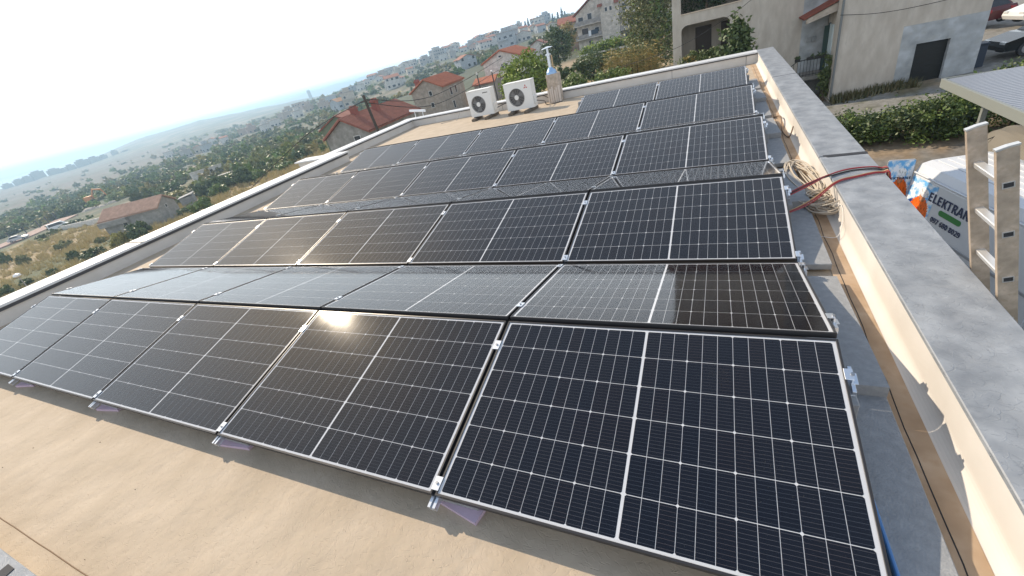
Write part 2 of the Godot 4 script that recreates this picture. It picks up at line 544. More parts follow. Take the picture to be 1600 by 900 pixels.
const ORD := ["first", "second", "third", "fourth", "fifth", "sixth"]
const ROWS := ["", "nearest row, tilted toward the viewer", "pale second row falling away", "third row, tilted toward the viewer", "narrow fourth row falling away", "fifth row, tilted toward the viewer", "sixth row hidden behind the fifth ridge", "seventh row, tilted toward the viewer", "eighth row hidden behind the seventh ridge", "short farthest row of two panels"]
const ROWN := ["", "nearest row", "second row", "third row", "fourth row", "fifth row", "sixth row", "seventh row", "eighth row", "farthest row"]

func make_field() -> void:
	make_cells()
	var full := make_panel(true)
	var plain := make_panel(false)
	for row in range(1, 10):
		var t := row_frame(row)
		var many := 2 if row == 9 else 5
		for k in many:
			var o: Node3D = (plain if row in [6, 8] else full).duplicate()
			o.name = numbered("solar_module")
			add_child(o)
			o.transform = t * Transform3D(Basis.IDENTITY, Vector3(-k * PITCH, 0, 0))
			var where := "solar panel, %s from the right parapet in the %s" % [ORD[k], ROWS[row]]
			tag(o, where, "solar panel", "solar panels on the roof")
		for k in many + 1:
			rail(row, k, many, t)
	full.free(); plain.free()

func rail(row: int, k: int, many: int, t: Transform3D) -> void:
	# an aluminium rail under a seam (or end) of a row, with two clamps and its feet
	var ends := "right end" if k == 0 else ("left end" if k == many else "%s seam from the right" % ORD[k - 1])
	var o := thing("mounting_rail", "aluminium mounting rail with clamps under the %s of the %s" % [ends, ROWN[row]], "rail", Vector3.ZERO, 0, "mounting rails under the panels")
	o.transform = t * Transform3D(Basis.IDENTITY, Vector3(0.010 - k * PITCH if k > 0 else 0.012, 0, 0))
	if k == many: o.position += Vector3(-0.002, 0, 0)
	var far := -PW - (0.0 if row % 2 == 1 else 0.045)
	var near := 0.052 if row % 2 == 1 else -0.01
	var b := MB.new()   # two short channels with a slot on top, one under each pair of clamps
	for seg in [[near, -0.13], [-0.86, -1.0]] if row % 2 == 1 else [[-0.13, -0.27], [-1.02, far]]:
		b.bev(Vector3(-0.022, -0.066, seg[1]), Vector3(0.022, -0.058, seg[0]), 0.001)
		for s in [-1, 1]:
			b.bev(Vector3(minf(s * 0.006, s * 0.022), -0.058, seg[1]), Vector3(maxf(s * 0.006, s * 0.022), -0.0308, seg[0]), 0.001)
	if k > 0: b.box(Vector3(-0.02, -0.075, far + 0.02), Vector3(0.02, -0.067, -0.02))
	build(b, "rail", M.alu, o)
	for zc in ([-0.055, -0.93] if row % 2 == 1 else [-0.20, -1.085]):
		b = MB.new()
		if k == 0:   # an end clamp: an angle that holds one frame
			b.bev(Vector3(-0.020, 0.0004, zc - 0.03), Vector3(0.014, 0.0040, zc + 0.03), 0.0008)
			b.bev(Vector3(0.006, -0.0306, zc - 0.03), Vector3(0.014, 0.0002, zc + 0.03), 0.0008)
			b.bev(Vector3(0.0142, -0.0306, zc - 0.03), Vector3(0.034, -0.0266, zc + 0.03), 0.0008)
		elif k == many:
			b.bev(Vector3(-0.014, 0.0004, zc - 0.03), Vector3(0.020, 0.0040, zc + 0.03), 0.0008)
			b.bev(Vector3(-0.014, -0.0306, zc - 0.03), Vector3(-0.006, 0.0002, zc + 0.03), 0.0008)
		else:        # a mid clamp over both frames
			b.bev(Vector3(-0.021, 0.0004, zc - 0.034), Vector3(0.021, 0.0044, zc + 0.034), 0.0010)
			b.box(Vector3(-0.0075, -0.030, zc - 0.03), Vector3(0.0075, 0.0003, zc + 0.03))
		var cl := build(b, "clamp", M.alu, o)
		b = MB.new()
		var xb := 0.0 if k > 0 else 0.010
		b.tube([Vector3(xb, 0.0040 if k else -0.0264, zc), Vector3(xb, 0.0115, zc)], 0.0075, 6)
		build(b, "bolt", M.steel_bolt, cl)
	if k > 0 and not (row == 1):
		# blocks under the panels, out of sight, that carry the rail
		for zc in [-0.15, -0.95]:
			b = MB.new()
			var p: Vector3 = o.transform * Vector3(0, -0.066, zc)
			b.box(Vector3(-0.1, FLOOR - p.y, -0.09), Vector3(0.1, 0.004, 0.09))
			var fo := build(b, "foot", M.slab_concrete, o)
			fo.transform = o.transform.affine_inverse() * Transform3D(Basis.IDENTITY, p)

func make_supports() -> void:
	# grey concrete slabs on which the rails lie: a flat one under each rising row, a leaning one under each falling row
	for row in range(1, 10):
		var seams := 6 if row == 1 else 1
		for k in seams:
			var xs := -k * PITCH
			var pair := (row - 1) / 2
			var z := -pair * PAIR
			var side := "beside the right end of the %s" % ROWN[row] if k == 0 else "under the %s of the nearest row" % ("left end" if k == 5 else "%s seam from the right" % ORD[k - 1])
			if row % 2 == 1:
				var s := thing("concrete_slab", "flat grey concrete slab lying on the roof %s" % side, "slab", Vector3(xs + 0.08, FLOOR + 0.022, z), 0, "concrete slabs under the panels")
				solid("slab", Vector3(-0.14, 0, -1.12), Vector3(0.14, 0.048, -0.035), M.slab_concrete, s, 0.004)
				solid("rail_block", Vector3(-0.12, 0.0485, -1.0), Vector3(-0.02, 0.11 + 0.06, -0.86), M.slab_concrete, s, 0.004)
				if k == 0: continue
				var f := MB.new()
				f.box(Vector3(-0.14, 0.0, -0.16), Vector3(0.145, 0.0215, 0.0))
				var pad := build(f, "foam_pad", M.foam, null)
				pad.position = Vector3(xs + 0.085, FLOOR + 0.0002, z - 0.008)
				pad.rotation.y = [0.0, -0.22, 0.10, 0.16, 0.2, 0.1][k] if row == 1 else 0.08
				tag(pad, "lilac foam board pad %s" % side, "foam pad", "foam pads under the slabs")
			else:
				var zn := z - 1.055; var zf := z - 2.2
				var s := thing("concrete_slab", "leaning grey concrete slab %s, its near end propped up" % side, "slab", Vector3(xs + 0.08, 0, 0), 0, "concrete slabs under the panels")
				var b := MB.new()
				var y0 := FLOOR + 0.0705; var y1 := FLOOR + 0.0005
				b.prism([Vector2(-zn, y0), Vector2(-zf, y1), Vector2(-zf, y1 + 0.060), Vector2(-zn, y0 + 0.066)], Vector3(-0.14, 0, 0), Vector3(0, 0, -1), Vector3(0, 1, 0), Vector3(0.28, 0, 0))
				build(b, "slab", M.slab_concrete, s)

# ------------------------------------------------------------------ roof and parapets
func make_roof() -> void:
	var b := MB.new()
	b.box(Vector3(-11.0, FLOOR - 0.3, -13.3), Vector3(0.60, FLOOR, 1.25))
	struct(b, "roof_deck", M.deck)
	b = MB.new()
	b.box(Vector3(0.222, FLOOR + 0.0005, -12.9), Vector3(0.345, FLOOR + 0.005, 0.94))
	var g := struct(b, "gutter_strip", M.gutter_dirt)
	# a bent dark joint along the strip, and one along the front wall
	b = MB.new()
	var pts := []
	for i in 90:
		pts.append(Vector3(0.268 + 0.006 * sin(i * 1.7) * sin(i * 0.31), FLOOR + 0.0052, 0.9 - i * 0.153))
	b.tube(pts, 0.0026, 4)
	build(b, "joint", M.rubber, g)
	b = MB.new()
	pts = []
	for i in 60: pts.append(Vector3(-10.2 + i * 0.176, FLOOR + 0.0005, 0.845 + 0.001 * sin(i * 2.1)))
	b.tube(pts, 0.003, 4)
	build(b, "joint", mat("joint_dark", lin(0.22, 0.15, 0.095), 0.9), get_node("roof_deck"))

	# right parapet: cove, wall, coping slabs with dark joints
	var p := thing("parapet_wall", "sunlit cream right parapet with a broad grey coping, running beside the panels", "parapet", Vector3.ZERO)
	b = MB.new()
	var prof := []
	for i in 9:
		var a := PI / 2 * i / 8.0
		prof.append(Vector2(0.33 + 0.068 * sin(a), FLOOR + 0.001 + 0.068 * (1 - cos(a))))
	prof.append(Vector2(0.398, 0.099)); prof.append(Vector2(0.742, 0.099)); prof.append(Vector2(0.742, -4.9)); prof.append(Vector2(0.33, -4.9))
	b.prism(prof, Vector3(0, 0, 1.3), Vector3(1, 0, 0), Vector3(0, 1, 0), Vector3(0, 0, -14.4))
	build(b, "wall", M.parapet_paint, p)
	var cuts := [1.28, -4.165, -9.06, -13.5]
	for i in 3:
		solid("coping_slab", Vector3(0.386, 0.0995, cuts[i + 1] + (0.012 if i < 2 else 0.0)), Vector3(0.764, 0.126, cuts[i] - (0.012 if i else 0.0)), M.coping, p, 0.004)
	b = MB.new()
	b.prism([Vector2(0.418, -4.19), Vector2(0.766, -4.19), Vector2(0.766, -4.125), Vector2(0.45, -4.125)], Vector3(0, 0.1262, 0), Vector3(1, 0, 0), Vector3(0, 0, 1), Vector3(0, 0.004, 0))
	build(b, "joint_strip", M.black_strip, p)
	solid("joint_strip", Vector3(0.388, 0.11, -9.071), Vector3(0.762, 0.1268, -9.049), M.black_strip, p)

	# back parapet
	p = thing("parapet_wall", "low shaded back parapet behind the air conditioners, with thin metal coping", "parapet")
	solid("wall", Vector3(-11.3, -5.5, -13.45), Vector3(0.397, 0.10, -13.1), M.parapet_paint, p)
	var edge := mat("coping_metal", lin(0.62, 0.63, 0.64), 0.42, 0.0)
	var dark := mat("drip_edge", lin(0.055, 0.055, 0.06), 0.7)
	solid("coping", Vector3(-11.4, 0.1005, -13.5), Vector3(0.384, 0.135, -13.075), edge, p, 0.003)
	solid("drip_edge", Vector3(-10.84, 0.072, -13.099), Vector3(0.384, 0.100, -13.080), dark, p)
	for x in [-1.71, 0.13, -7.1]: solid("joint", Vector3(x - 0.004, FLOOR, -13.0985), Vector3(x + 0.004, 0.07, -13.094), dark, p)
	# left parapet, far length set back
	p = thing("parapet_wall", "shaded left parapet beside the far rows, set back past the step", "parapet")
	solid("wall", Vector3(-11.25, -9.0, -13.098), Vector3(-10.88, 0.10, -8.75), M.parapet_paint, p)
	solid("coping", Vector3(-11.34, 0.1005, -13.07), Vector3(-10.85, 0.135, -8.80), edge, p, 0.003)
	solid("drip_edge", Vector3(-10.879, 0.066, -13.07), Vector3(-10.86, 0.100, -8.78), dark, p)
	# left parapet, near length
	p = thing("parapet_wall", "long shaded left parapet with a white coping and dark drip edge, nearest the valley", "parapet")
	solid("wall", Vector3(-10.72, -9.0, -8.35), Vector3(-10.25, 0.11, 1.3), M.parapet_paint, p)
	solid("return_wall", Vector3(-11.9, -9.0, -8.74), Vector3(-10.2505, 0.108, -8.3505), M.parapet_paint, p)
	solid("coping", Vector3(-10.80, 0.1105, -8.30), Vector3(-10.22, 0.148, 1.3), edge, p, 0.003)
	solid("coping", Vector3(-12.0, 0.1085, -8.80), Vector3(-10.21, 0.1465, -8.302), edge, p, 0.003)
	solid("drip_edge", Vector3(-10.249, 0.062, -8.74), Vector3(-10.228, 0.108, 1.3), dark, p)
	solid("coping_joint", Vector3(-10.81, 0.1482, -3.02), Vector3(-10.215, 0.151, -2.96), dark, p)
	# front parapet, under the camera
	p = thing("parapet_wall", "front parapet with grey coping, only its corner in view at lower left", "parapet")
	solid("wall", Vector3(-10.24, -5.5, 0.955), Vector3(0.397, 0.040, 1.3), M.parapet_paint, p)
	solid("coping", Vector3(-10.2, 0.0405, 0.94), Vector3(0.384, 0.062, 1.34), M.coping, p, 0.004)
	b = MB.new()
	b.prism([Vector2(-3.86, 0.965), Vector2(-3.78, 0.965), Vector2(-3.74, 1.2), Vector2(-3.86, 1.2)], Vector3(0, 0.0622, 0), Vector3(1, 0, 0), Vector3(0, 0, 1), Vector3(0, 0.004, 0))
	build(b, "joint_strip", M.black_strip, p)

# ------------------------------------------------------------------ things on the roof
func air_conditioner(at: Vector3, w: float, h: float, label: String, emblem: bool) -> void:
	var o := thing("air_conditioner", label, "air conditioner", at, 0.0, "air conditioner outdoor units")
	var white := mat("ac_white", lin(0.70, 0.69, 0.66), 0.45)
	var dark := mat("ac_dark", lin(0.05, 0.05, 0.05), 0.6)
	var grille := mat("ac_grille", lin(0.30, 0.29, 0.28), 0.5)
	var d := 0.33
	var r := 0.245
	var cx := w * 0.42; var cy := h * 0.47
	# casing: front sheet with a round opening, sides, top
	var b := MB.new()
	var n := 40
	for k in n:
		var a0 := TAU * k / n; var a1 := TAU * (k + 1) / n
		var e := []
		for a in [a0, a1]:
			var q := Vector2(cos(a), sin(a))
			var lim := Vector2((w - cx) if q.x > 0 else cx, (h - cy) if q.y > 0 else cy)
			var s := minf(lim.x / maxf(absf(q.x), 1e-6), lim.y / maxf(absf(q.y), 1e-6))
			e.append(Vector3(cx + q.x * s, cy + q.y * s, 0))
		var i0 := Vector3(cx + cos(a0) * r, cy + sin(a0) * r, 0); var i1 := Vector3(cx + cos(a1) * r, cy + sin(a1) * r, 0)
		b.quad(i0, e[0], e[1], i1)
		var back := Vector3(0, 0, -0.06)
		b.quad(i1, i1 + back, i0 + back, i0)
	# corners the fan of rays leaves open
	for c in [Vector2(0, 0), Vector2(w, 0), Vector2(w, h), Vector2(0, h)]:
		var best := 9.0; var aa := atan2(c.y - cy, c.x - cx)
		var k0 := floorf(fposmod(aa, TAU) / (TAU / n))
		var e := []
		for a in [k0 * TAU / n, (k0 + 1) * TAU / n]:
			var q := Vector2(cos(a), sin(a))
			var lim := Vector2((w - cx) if q.x > 0 else cx, (h - cy) if q.y > 0 else cy)
			var s := minf(lim.x / maxf(absf(q.x), 1e-6), lim.y / maxf(absf(q.y), 1e-6))
			e.append(Vector3(cx + q.x * s, cy + q.y * s, 0))
		b.tri(e[0], Vector3(c.x, c.y, 0), e[1])
	b.quad(Vector3(w, 0, 0), Vector3(w, 0, -d), Vector3(w, h, -d), Vector3(w, h, 0))
	b.quad(Vector3(0, 0, -d), Vector3(0, 0, 0), Vector3(0, h, 0), Vector3(0, h, -d))
	b.quad(Vector3(w, 0, -d), Vector3(0, 0, -d), Vector3(0, h, -d), Vector3(w, h, -d))
	b.quad(Vector3(0, 0, -d), Vector3(w, 0, -d), Vector3(w, 0, 0), Vector3(0, 0, 0))
	build(b, "casing", white, o)
	solid("lid", Vector3(-0.012, h + 0.0005, -d - 0.012), Vector3(w + 0.012, h + 0.024, 0.012), white, o, 0.008)
	b = MB.new()
	b.tube([Vector3(cx, cy, -0.075), Vector3(cx, cy, -0.062)], r + 0.005, 32)
	build(b, "fan_housing", dark, o)
	for k in 3:
		b = MB.new()
		var a := TAU * k / 3.0 + 0.4
		var p := []
		for s in 7:
			var t := s / 6.0
			p.append(Vector2(lerpf(0.06, r * 0.94, t), 0.25 - 0.2 * t)); 
		var poly := []
		for s in 7: poly.append(Vector2(cos(a + p[s].y + 0.35), sin(a + p[s].y + 0.35)) * p[s].x)
		for s in 7: poly.append(Vector2(cos(a + p[6 - s].y - 0.45), sin(a + p[6 - s].y - 0.45)) * p[6 - s].x)
		poly.reverse()
		b.prism(poly, Vector3(cx, cy, -0.045), Vector3(1, 0, 0), Vector3(0, 1, 0), Vector3(0, 0, -0.006))
		build(b, "fan_blade", mat("ac_blade", lin(0.20, 0.20, 0.20), 0.5), o)
	b = MB.new()
	for k in 7:
		var rr := r * (0.28 + 0.72 * k / 6.0)
		var pts := []
		for s in 33: pts.append(Vector3(cx + cos(TAU * s / 32) * rr, cy + sin(TAU * s / 32) * rr, 0.004))
		b.tube(pts, 0.0032 if k < 6 else 0.008, 4, false)
	for s in 16: 
		var q := Vector3(cos(TAU * s / 16), sin(TAU * s / 16), 0)
		b.tube([Vector3(cx, cy, 0.002) + q * 0.06, Vector3(cx, cy, 0.002) + q * r], 0.003, 4)
	build(b, "fan_grille", grille, o)
	b = MB.new()
	b.tube([Vector3(cx, cy, -0.02), Vector3(cx, cy, 0.009)], 0.068, 20)
	build(b, "fan_hub", white, o)
	solid("service_cover", Vector3(w + 0.0005, 0.08, -d + 0.04), Vector3(w + 0.035, h * 0.42, -0.06), white, o, 0.008)
	if emblem:
		var red := mat("emblem_red", lin(0.45, 0.02, 0.02), 0.5)
		b = MB.new()
		for k in 3:
			var a := PI / 2 + TAU * k / 3.0
			var q := Vector2(cos(a), sin(a)); var s := Vector2(-q.y, q.x)
			b.prism([q * 0.004, q * 0.036 + s * -0.019, q * 0.068, q * 0.036 + s * 0.019], Vector3(w * 0.80, h * 0.80, 0.0005), Vector3(1, 0, 0), Vector3(0, 1, 0), Vector3(0, 0, 0.002))
		build(b, "emblem", red, o)
	else:
		solid("name_plate", Vector3(w * 0.68, h * 0.865, 0.0005), Vector3(w * 0.90, h * 0.895, 0.002), dark, o)
	for x in [w * 0.14, w * 0.86]: solid("foot", Vector3(x - 0.03, -0.025, -d - 0.02), Vector3(x + 0.03, -0.0005, 0.02), dark, o)

func make_roof_things() -> void:
	var sleeper := mat("sleeper", Color.WHITE, 0.95)
	sleeper.albedo_color = lin(0.19, 0.155, 0.12); sleeper.albedo_texture = M.worn
	world_mapped(sleeper, 0.5)
	var y := FLOOR + 0.105
	air_conditioner(Vector3(-7.72, y, -11.98), 0.83, 0.74, "left air conditioner outdoor unit with dark name plate, standing on the roof", false)
	air_conditioner(Vector3(-6.33, y, -11.80), 0.87, 0.74, "right air conditioner outdoor unit with red emblem, standing nearer the chimney", true)
	for q in [[-7.62, -12.14, "under the left side of the left air conditioner", 0.12], [-7.06, -12.10, "under the right side of the left air conditioner", -0.10], [-6.22, -11.96, "under the left side of the right air conditioner", 0.08], [-5.62, -11.92, "under the right side of the right air conditioner", -0.12]]:
		var b := MB.new()
		b.bev(Vector3(-0.075, 0, -0.36), Vector3(0.075, 0.0795, 0.36), 0.012)
		var s := build(b, "sleeper_block", sleeper)
		s.position = Vector3(q[0], FLOOR, q[1]); s.rotation.y = q[3]
		tag(s, "dark weathered sleeper block " + q[2], "block", "blocks under the air conditioners")
	# chimney
	var c := thing("chimney", "beige plastered chimney with a steel flue and blue collar at the back parapet", "chimney", Vector3(-5.10, FLOOR, -12.88))
	var plaster := mat("chimney_plaster", Color.WHITE, 0.9)
	plaster.albedo_color = lin(0.60, 0.50, 0.41); plaster.albedo_texture = M.worn
	world_mapped(plaster, 0.8)
	solid("stack", Vector3(-0.18, 0, -0.18), Vector3(0.18, 0.80, 0.17), plaster, c, 0.006)
	for i in 6:
		var x := -0.20 + i * 0.07
		solid("flashing_fold", Vector3(x, 0.001, 0.171), Vector3(x + 0.05 + 0.01 * (i % 2), 0.36 + 0.05 * ((i * 7) % 3), 0.186 + 0.006 * (i % 3)), mat("flashing", lin(0.60, 0.53, 0.47), 0.6), c, 0.004)
	var b := MB.new()
	b.lathe([Vector2(0.0, 0.801), Vector2(0.155, 0.801), Vector2(0.15, 0.86), Vector2(0.09, 0.95), Vector2(0.075, 0.98), Vector2(0.0, 0.98)], Vector3(-0.03, 0, 0))
	build(b, "flue_collar", mat("collar_blue", lin(0.30, 0.46, 0.68), 0.35, 0.3), c)
	var flue := MB.new()
	flue.tube([Vector3(-0.04, 0.95, 0), Vector3(-0.05, 1.36, 0)], 0.055, 16)
	flue.tube([Vector3(-0.05, 1.30, 0), Vector3(-0.05, 1.345, 0)], 0.085, 16)
	flue.tube([Vector3(-0.05, 1.36, 0), Vector3(-0.05, 1.50, 0)], 0.035, 12)
	build(flue, "flue", M.alu, c)
	b = MB.new()
	b.tube([Vector3(0.055, 0.90, 0.02), Vector3(0.05, 1.30, 0.01)], 0.022, 10)
	build(b, "vent_pipe", mat("pipe_tan", lin(0.42, 0.30, 0.17), 0.6), c)
	b = MB.new()
	b.lathe([Vector2(0.0, 0.0), Vector2(0.17, 0.0), Vector2(0.165, 0.012), Vector2(0.0, 0.045)], Vector3.ZERO, 20)
	var cap := build(b, "flue_cap", M.alu, c)
	cap.position = Vector3(-0.05, 1.50, 0); cap.rotation.z = 0.06
	# refrigerant lines from the units to the wall
	var black := mat("cable_black", lin(0.015, 0.015, 0.016), 0.5)
	var i := 0
	for q in [[Vector3(-6.86, 0.10, -12.2), Vector3(-6.66, 0.13, -12.5), Vector3(-6.56, -0.02, -12.75), Vector3(-6.50, FLOOR + 0.01, -12.95)], [Vector3(-5.42, 0.12, -12.0), Vector3(-5.30, 0.02, -12.3), Vector3(-5.32, FLOOR + 0.02, -12.5), Vector3(-5.05, FLOOR + 0.01, -12.45), Vector3(-4.85, FLOOR + 0.01, -12.62)], [Vector3(-5.42, 0.2, -12.02), Vector3(-5.36, 0.16, -12.4), Vector3(-5.33, 0.0, -12.9), Vector3(-5.31, 0.02, -13.08)]]:
		b = MB.new()
		b.tube(curve(q, 10), 0.012, 6)
		tag(build(b, "pipe_line", black), ["black pipe line from the left air conditioner down to the roof", "black pipe line curling on the roof before the chimney", "black pipe line from the right air conditioner to the back parapet"][i], "pipe", "air conditioner pipe lines")
		i += 1
	# white tube lying across the far corner of the parapet
	b = MB.new()
	b.tube([Vector3(-11.10, 0.40, -13.45), Vector3(-10.42, 0.30, -13.45)], 0.045, 12)
	b.tube([Vector3(-10.9, 0.36, -13.45), Vector3(-10.9, 0.135, -13.42)], 0.012, 6)
	b.tube([Vector3(-10.55, 0.30, -13.45), Vector3(-10.55, 0.135, -13.42)], 0.012, 6)
	tag(build(b, "white_tube", mat("tube_white", lin(0.78, 0.78, 0.78), 0.4)), "short white tube on brackets above the far left parapet corner", "tube")
	b = MB.new()
	b.tube(curve([Vector3(-9.35, FLOOR + 0.008, -12.6), Vector3(-9.0, FLOOR + 0.01, -12.75), Vector3(-8.75, FLOOR + 0.008, -12.72), Vector3(-8.72, 0.1, -13.07)], 8), 0.007, 6)
	tag(build(b, "loose_wire", mat("wire_grey", lin(0.25, 0.25, 0.25), 0.6)), "grey wire hanging from the back parapet left of the air conditioners", "wire")
	make_cables()
	make_ladder()

func curve(pts: Array, per: int) -> Array:
	var out := []
	for i in pts.size() - 1:
		var a: Vector3 = pts[maxi(i - 1, 0)]; var b: Vector3 = pts[i]; var c: Vector3 = pts[i + 1]; var d: Vector3 = pts[mini(i + 2, pts.size() - 1)]
		for k in per: out.append(b.cubic_interpolate(c, a, d, float(k) / per))
	out.append(pts[-1])
	return out

func make_cables() -> void:
	var red := mat("cable_red", lin(0.26, 0.016, 0.022), 0.45)
	var black := mat("cable_black", lin(0.015, 0.015, 0.016), 0.5)
	var tan_ := mat("cable_tan", lin(0.45, 0.30, 0.14), 0.5)
	var specs := [[red, 0.0, 0.012, "top red solar cable over the coping"], [black, -0.018, 0.0, "black solar cable between the red ones over the coping"], [black, 0.016, 0.006, "second black solar cable over the coping, nearer the joint strip"], [red, 0.034, 0.004, "far red solar cable over the coping, beside the joint strip"]]
	for s in specs:
		var o: float = s[1]; var h: float = s[2]
		var b := MB.new()
		b.tube(curve([Vector3(-0.10, 0.075, -3.20 + o), Vector3(0.03, 0.105 + h, -3.28 + o), Vector3(0.22, 0.135 + h, -3.44 + o), Vector3(0.40, 0.138 + h, -3.60 - o * 0.6), Vector3(0.58, 0.134 + h, -3.70 - o * 0.8), Vector3(0.75, 0.134 + h, -3.66 - o * 0.7), Vector3(0.80, 0.06, -3.60 - o), Vector3(0.82, -0.8, -3.55 - o), Vector3(0.85, -4.0, -3.5 - o)], 8), 0.0052, 6)
		tag(build(b, "solar_cable", s[0]), s[3], "cable", "cables crossing the right parapet")
	for s in [[red, 0.0, "lower red solar cable drooping over the sunlit parapet"], [red, 0.02, "second lower red solar cable beside the cable coil"], [tan_, 0.035, "tan cable lying over the coping below the red cables"]]:
		var o: float = s[1]
		var b := MB.new()
		b.tube(curve([Vector3(-0.10, 0.03, -3.02 - o), Vector3(0.04, 0.03, -3.08 - o), Vector3(0.22, 0.045 + o * 0.4, -3.24 - o), Vector3(0.395, 0.135, -3.40 - o), Vector3(0.55, 0.1345, -3.50 - o), Vector3(0.74, 0.134, -3.56 - o), Vector3(0.795, 0.06, -3.52 - o), Vector3(0.82, -0.8, -3.5 - o), Vector3(0.85, -4.0, -3.45 - o)], 8), 0.0045, 6)
		tag(build(b, "solar_cable", s[0]), s[2], "cable", "cables crossing the right parapet")
	# hank of grey cable against the parapet
	var grey := mat("cable_grey", lin(0.47, 0.41, 0.33), 0.6)
	var r := RandomNumberGenerator.new()
	r.seed = 4
	var o := thing("cable_coil", "long hank of beige grey cable lying between panels and right parapet", "cable coil", Vector3(0.265, FLOOR + 0.02, -4.15))
	for k in 13:
		var pts := []
		var a := 0.47 + r.randf_range(-0.07, 0.07); var w := 0.055 + r.randf() * 0.055
		var off := Vector3(r.randf_range(-0.045, 0.045), 0.0, r.randf_range(-0.10, 0.10)); var hh := 0.01 + k * 0.006
		var ph := r.randf() * TAU
		for s in 37:
			var t := TAU * s / 36
			pts.append(off + Vector3(cos(t) * w + 0.09 * sin(t) * a, hh + 0.012 * sin(t * 3 + ph), sin(t) * a))
		var b := MB.new()
		b.tube(pts, 0.0068, 6, false)
		build(b, "loop", grey, o)
	o = thing("cable_coil", "tangled round coil of beige grey cable below the red cables", "cable coil", Vector3(0.30, FLOOR + 0.02, -3.42))
	for k in 15:
		var pts := []
		var ra := r.randf_range(0.06, 0.15); var rb := ra * r.randf_range(0.9, 1.7)
		var off := Vector3(r.randf_range(-0.05, 0.06), 0.008 + k * 0.006, r.randf_range(-0.12, 0.12))
		var tiltv := Vector2(r.randf_range(-0.22, 0.35), r.randf_range(-0.2, 0.2)); var ph := r.randf() * TAU
		for s in 33:
			var t := TAU * s / 32 + ph
			var x := cos(t) * ra; var z := sin(t) * rb
			pts.append(off + Vector3(x, maxf(0.0, x * tiltv.x + z * tiltv.y + 0.02), z))
		var b := MB.new()
		b.tube(pts, 0.0062, 6, false)
		build(b, "loop", grey, o)
	var bb := MB.new()
	bb.tube(curve([Vector3(0.24, FLOOR + 0.014, -2.90), Vector3(0.34, FLOOR + 0.03, -2.86), Vector3(0.385, -0.02, -2.98), Vector3(0.39, 0.05, -3.12), Vector3(0.36, -0.02, -3.30)], 8), 0.003, 5)
	tag(build(bb, "loose_wire", mat("wire_white", lin(0.75, 0.72, 0.68), 0.5)), "thin white wire hanging on the sunlit parapet below the coil", "wire")
	bb = MB.new()
	bb.tube(curve([Vector3(0.20, FLOOR + 0.012, -6.95), Vector3(0.27, FLOOR + 0.012, -7.05), Vector3(0.33, FLOOR + 0.05, -6.85), Vector3(0.29, FLOOR + 0.014, -6.2), Vector3(0.33, FLOOR + 0.02, -5.85), Vector3(0.38, FLOOR + 0.12, -5.95)], 8), 0.009, 6)
	tag(build(bb, "loose_wire", mat("wire_brown", lin(0.16, 0.10, 0.06), 0.6)), "brown bent wire on the gutter strip beside the fifth row", "wire")
	bb = MB.new()
	bb.bev(Vector3(-0.006, 0, -0.36), Vector3(0.008, 0.03, 0.0), 0.004)
	var bl := build(bb, "plastic_strip", M.blue_film)
	bl.position = Vector3(0.040, FLOOR + 0.071, -0.10); bl.rotation.y = 0.03
	tag(bl, "blue plastic strip on the slab along the nearest panel's right edge", "strip")

func make_ladder() -> void:
	var o := thing("ladder", "aluminium ladder leaning on the outside of the right parapet", "ladder", Vector3(0.79, 0.12, -1.85))
	var m := mat("ladder_alu", Color.WHITE, 0.5, 0.35)
	m.albedo_color = lin(0.64, 0.52, 0.41); m.albedo_texture = M.worn
	world_mapped(m, 0.45)
	var pale := mat("rung_alu", lin(0.74, 0.73, 0.71), 0.35, 0.7)
	var up := Vector3(-0.253, 1, 0).normalized()       # along the rails
	var ac := Vector3(1, 0.253, 0).normalized()        # across a rail
	for s in [0, 1]:
		var z := -0.16 if s == 0 else 0.14
		var top := 0.80 if s == 0 else 0.785
		var b := MB.new()
		var poly := []
		# the top end is cut slightly round
		for q in [Vector2(-0.005, -5.9), Vector2(0.068, -5.9), Vector2(0.068, top + 0.010), Vector2(0.032, top + 0.010), Vector2(-0.005, top)]: poly.append(q)
		b.prism(poly, Vector3(0, 0, z - 0.0125), ac, up, Vector3(0, 0, 0.025))
		var rl := build(b, "side_rail", m, o)
		b = MB.new()
		b.prism([Vector2(-0.008, top + 0.0125), Vector2(-0.008, top + 0.003), Vector2(0.032, top + 0.0105), Vector2(0.071, top + 0.0105), Vector2(0.071, top + 0.019), Vector2(0.032, top + 0.019)], Vector3(0, 0, z - 0.0145), ac, up, Vector3(0, 0, 0.029))
		build(b, "end_cap", pale, rl)
	for k in 23:
		var t := 0.615 - k * 0.262
		var c := ac * 0.0315 + up * t
		var b := MB.new()
		var tr := Transform3D(Basis(ac, up, Vector3(0, 0, 1)), c)
		b.bev(Vector3(-0.018, -0.014, -0.165), Vector3(0.018, 0.014, 0.145), 0.003, tr)
		var rg := build(b, "rung", pale, o)
		b = MB.new()
		b.bev(Vector3(-0.0165, -0.0115, 0.1525), Vector3(0.0165, 0.0115, 0.1560), 0.001, tr)
		build(b, "rung_socket", M.rubber, rg)
		b = MB.new()
		for e in [[Vector3(-0.021, -0.0155, 0.1525), Vector3(0.021, -0.0118, 0.1575)], [Vector3(-0.021, 0.0118, 0.1525), Vector3(0.021, 0.0155, 0.1575)], [Vector3(-0.021, -0.0117, 0.1525), Vector3(-0.0168, 0.0117, 0.1575)], [Vector3(0.0168, -0.0117, 0.1525), Vector3(0.021, 0.0117, 0.1575)]]: b.box(e[0], e[1], tr)
		build(b, "rung_collar", pale, rg)

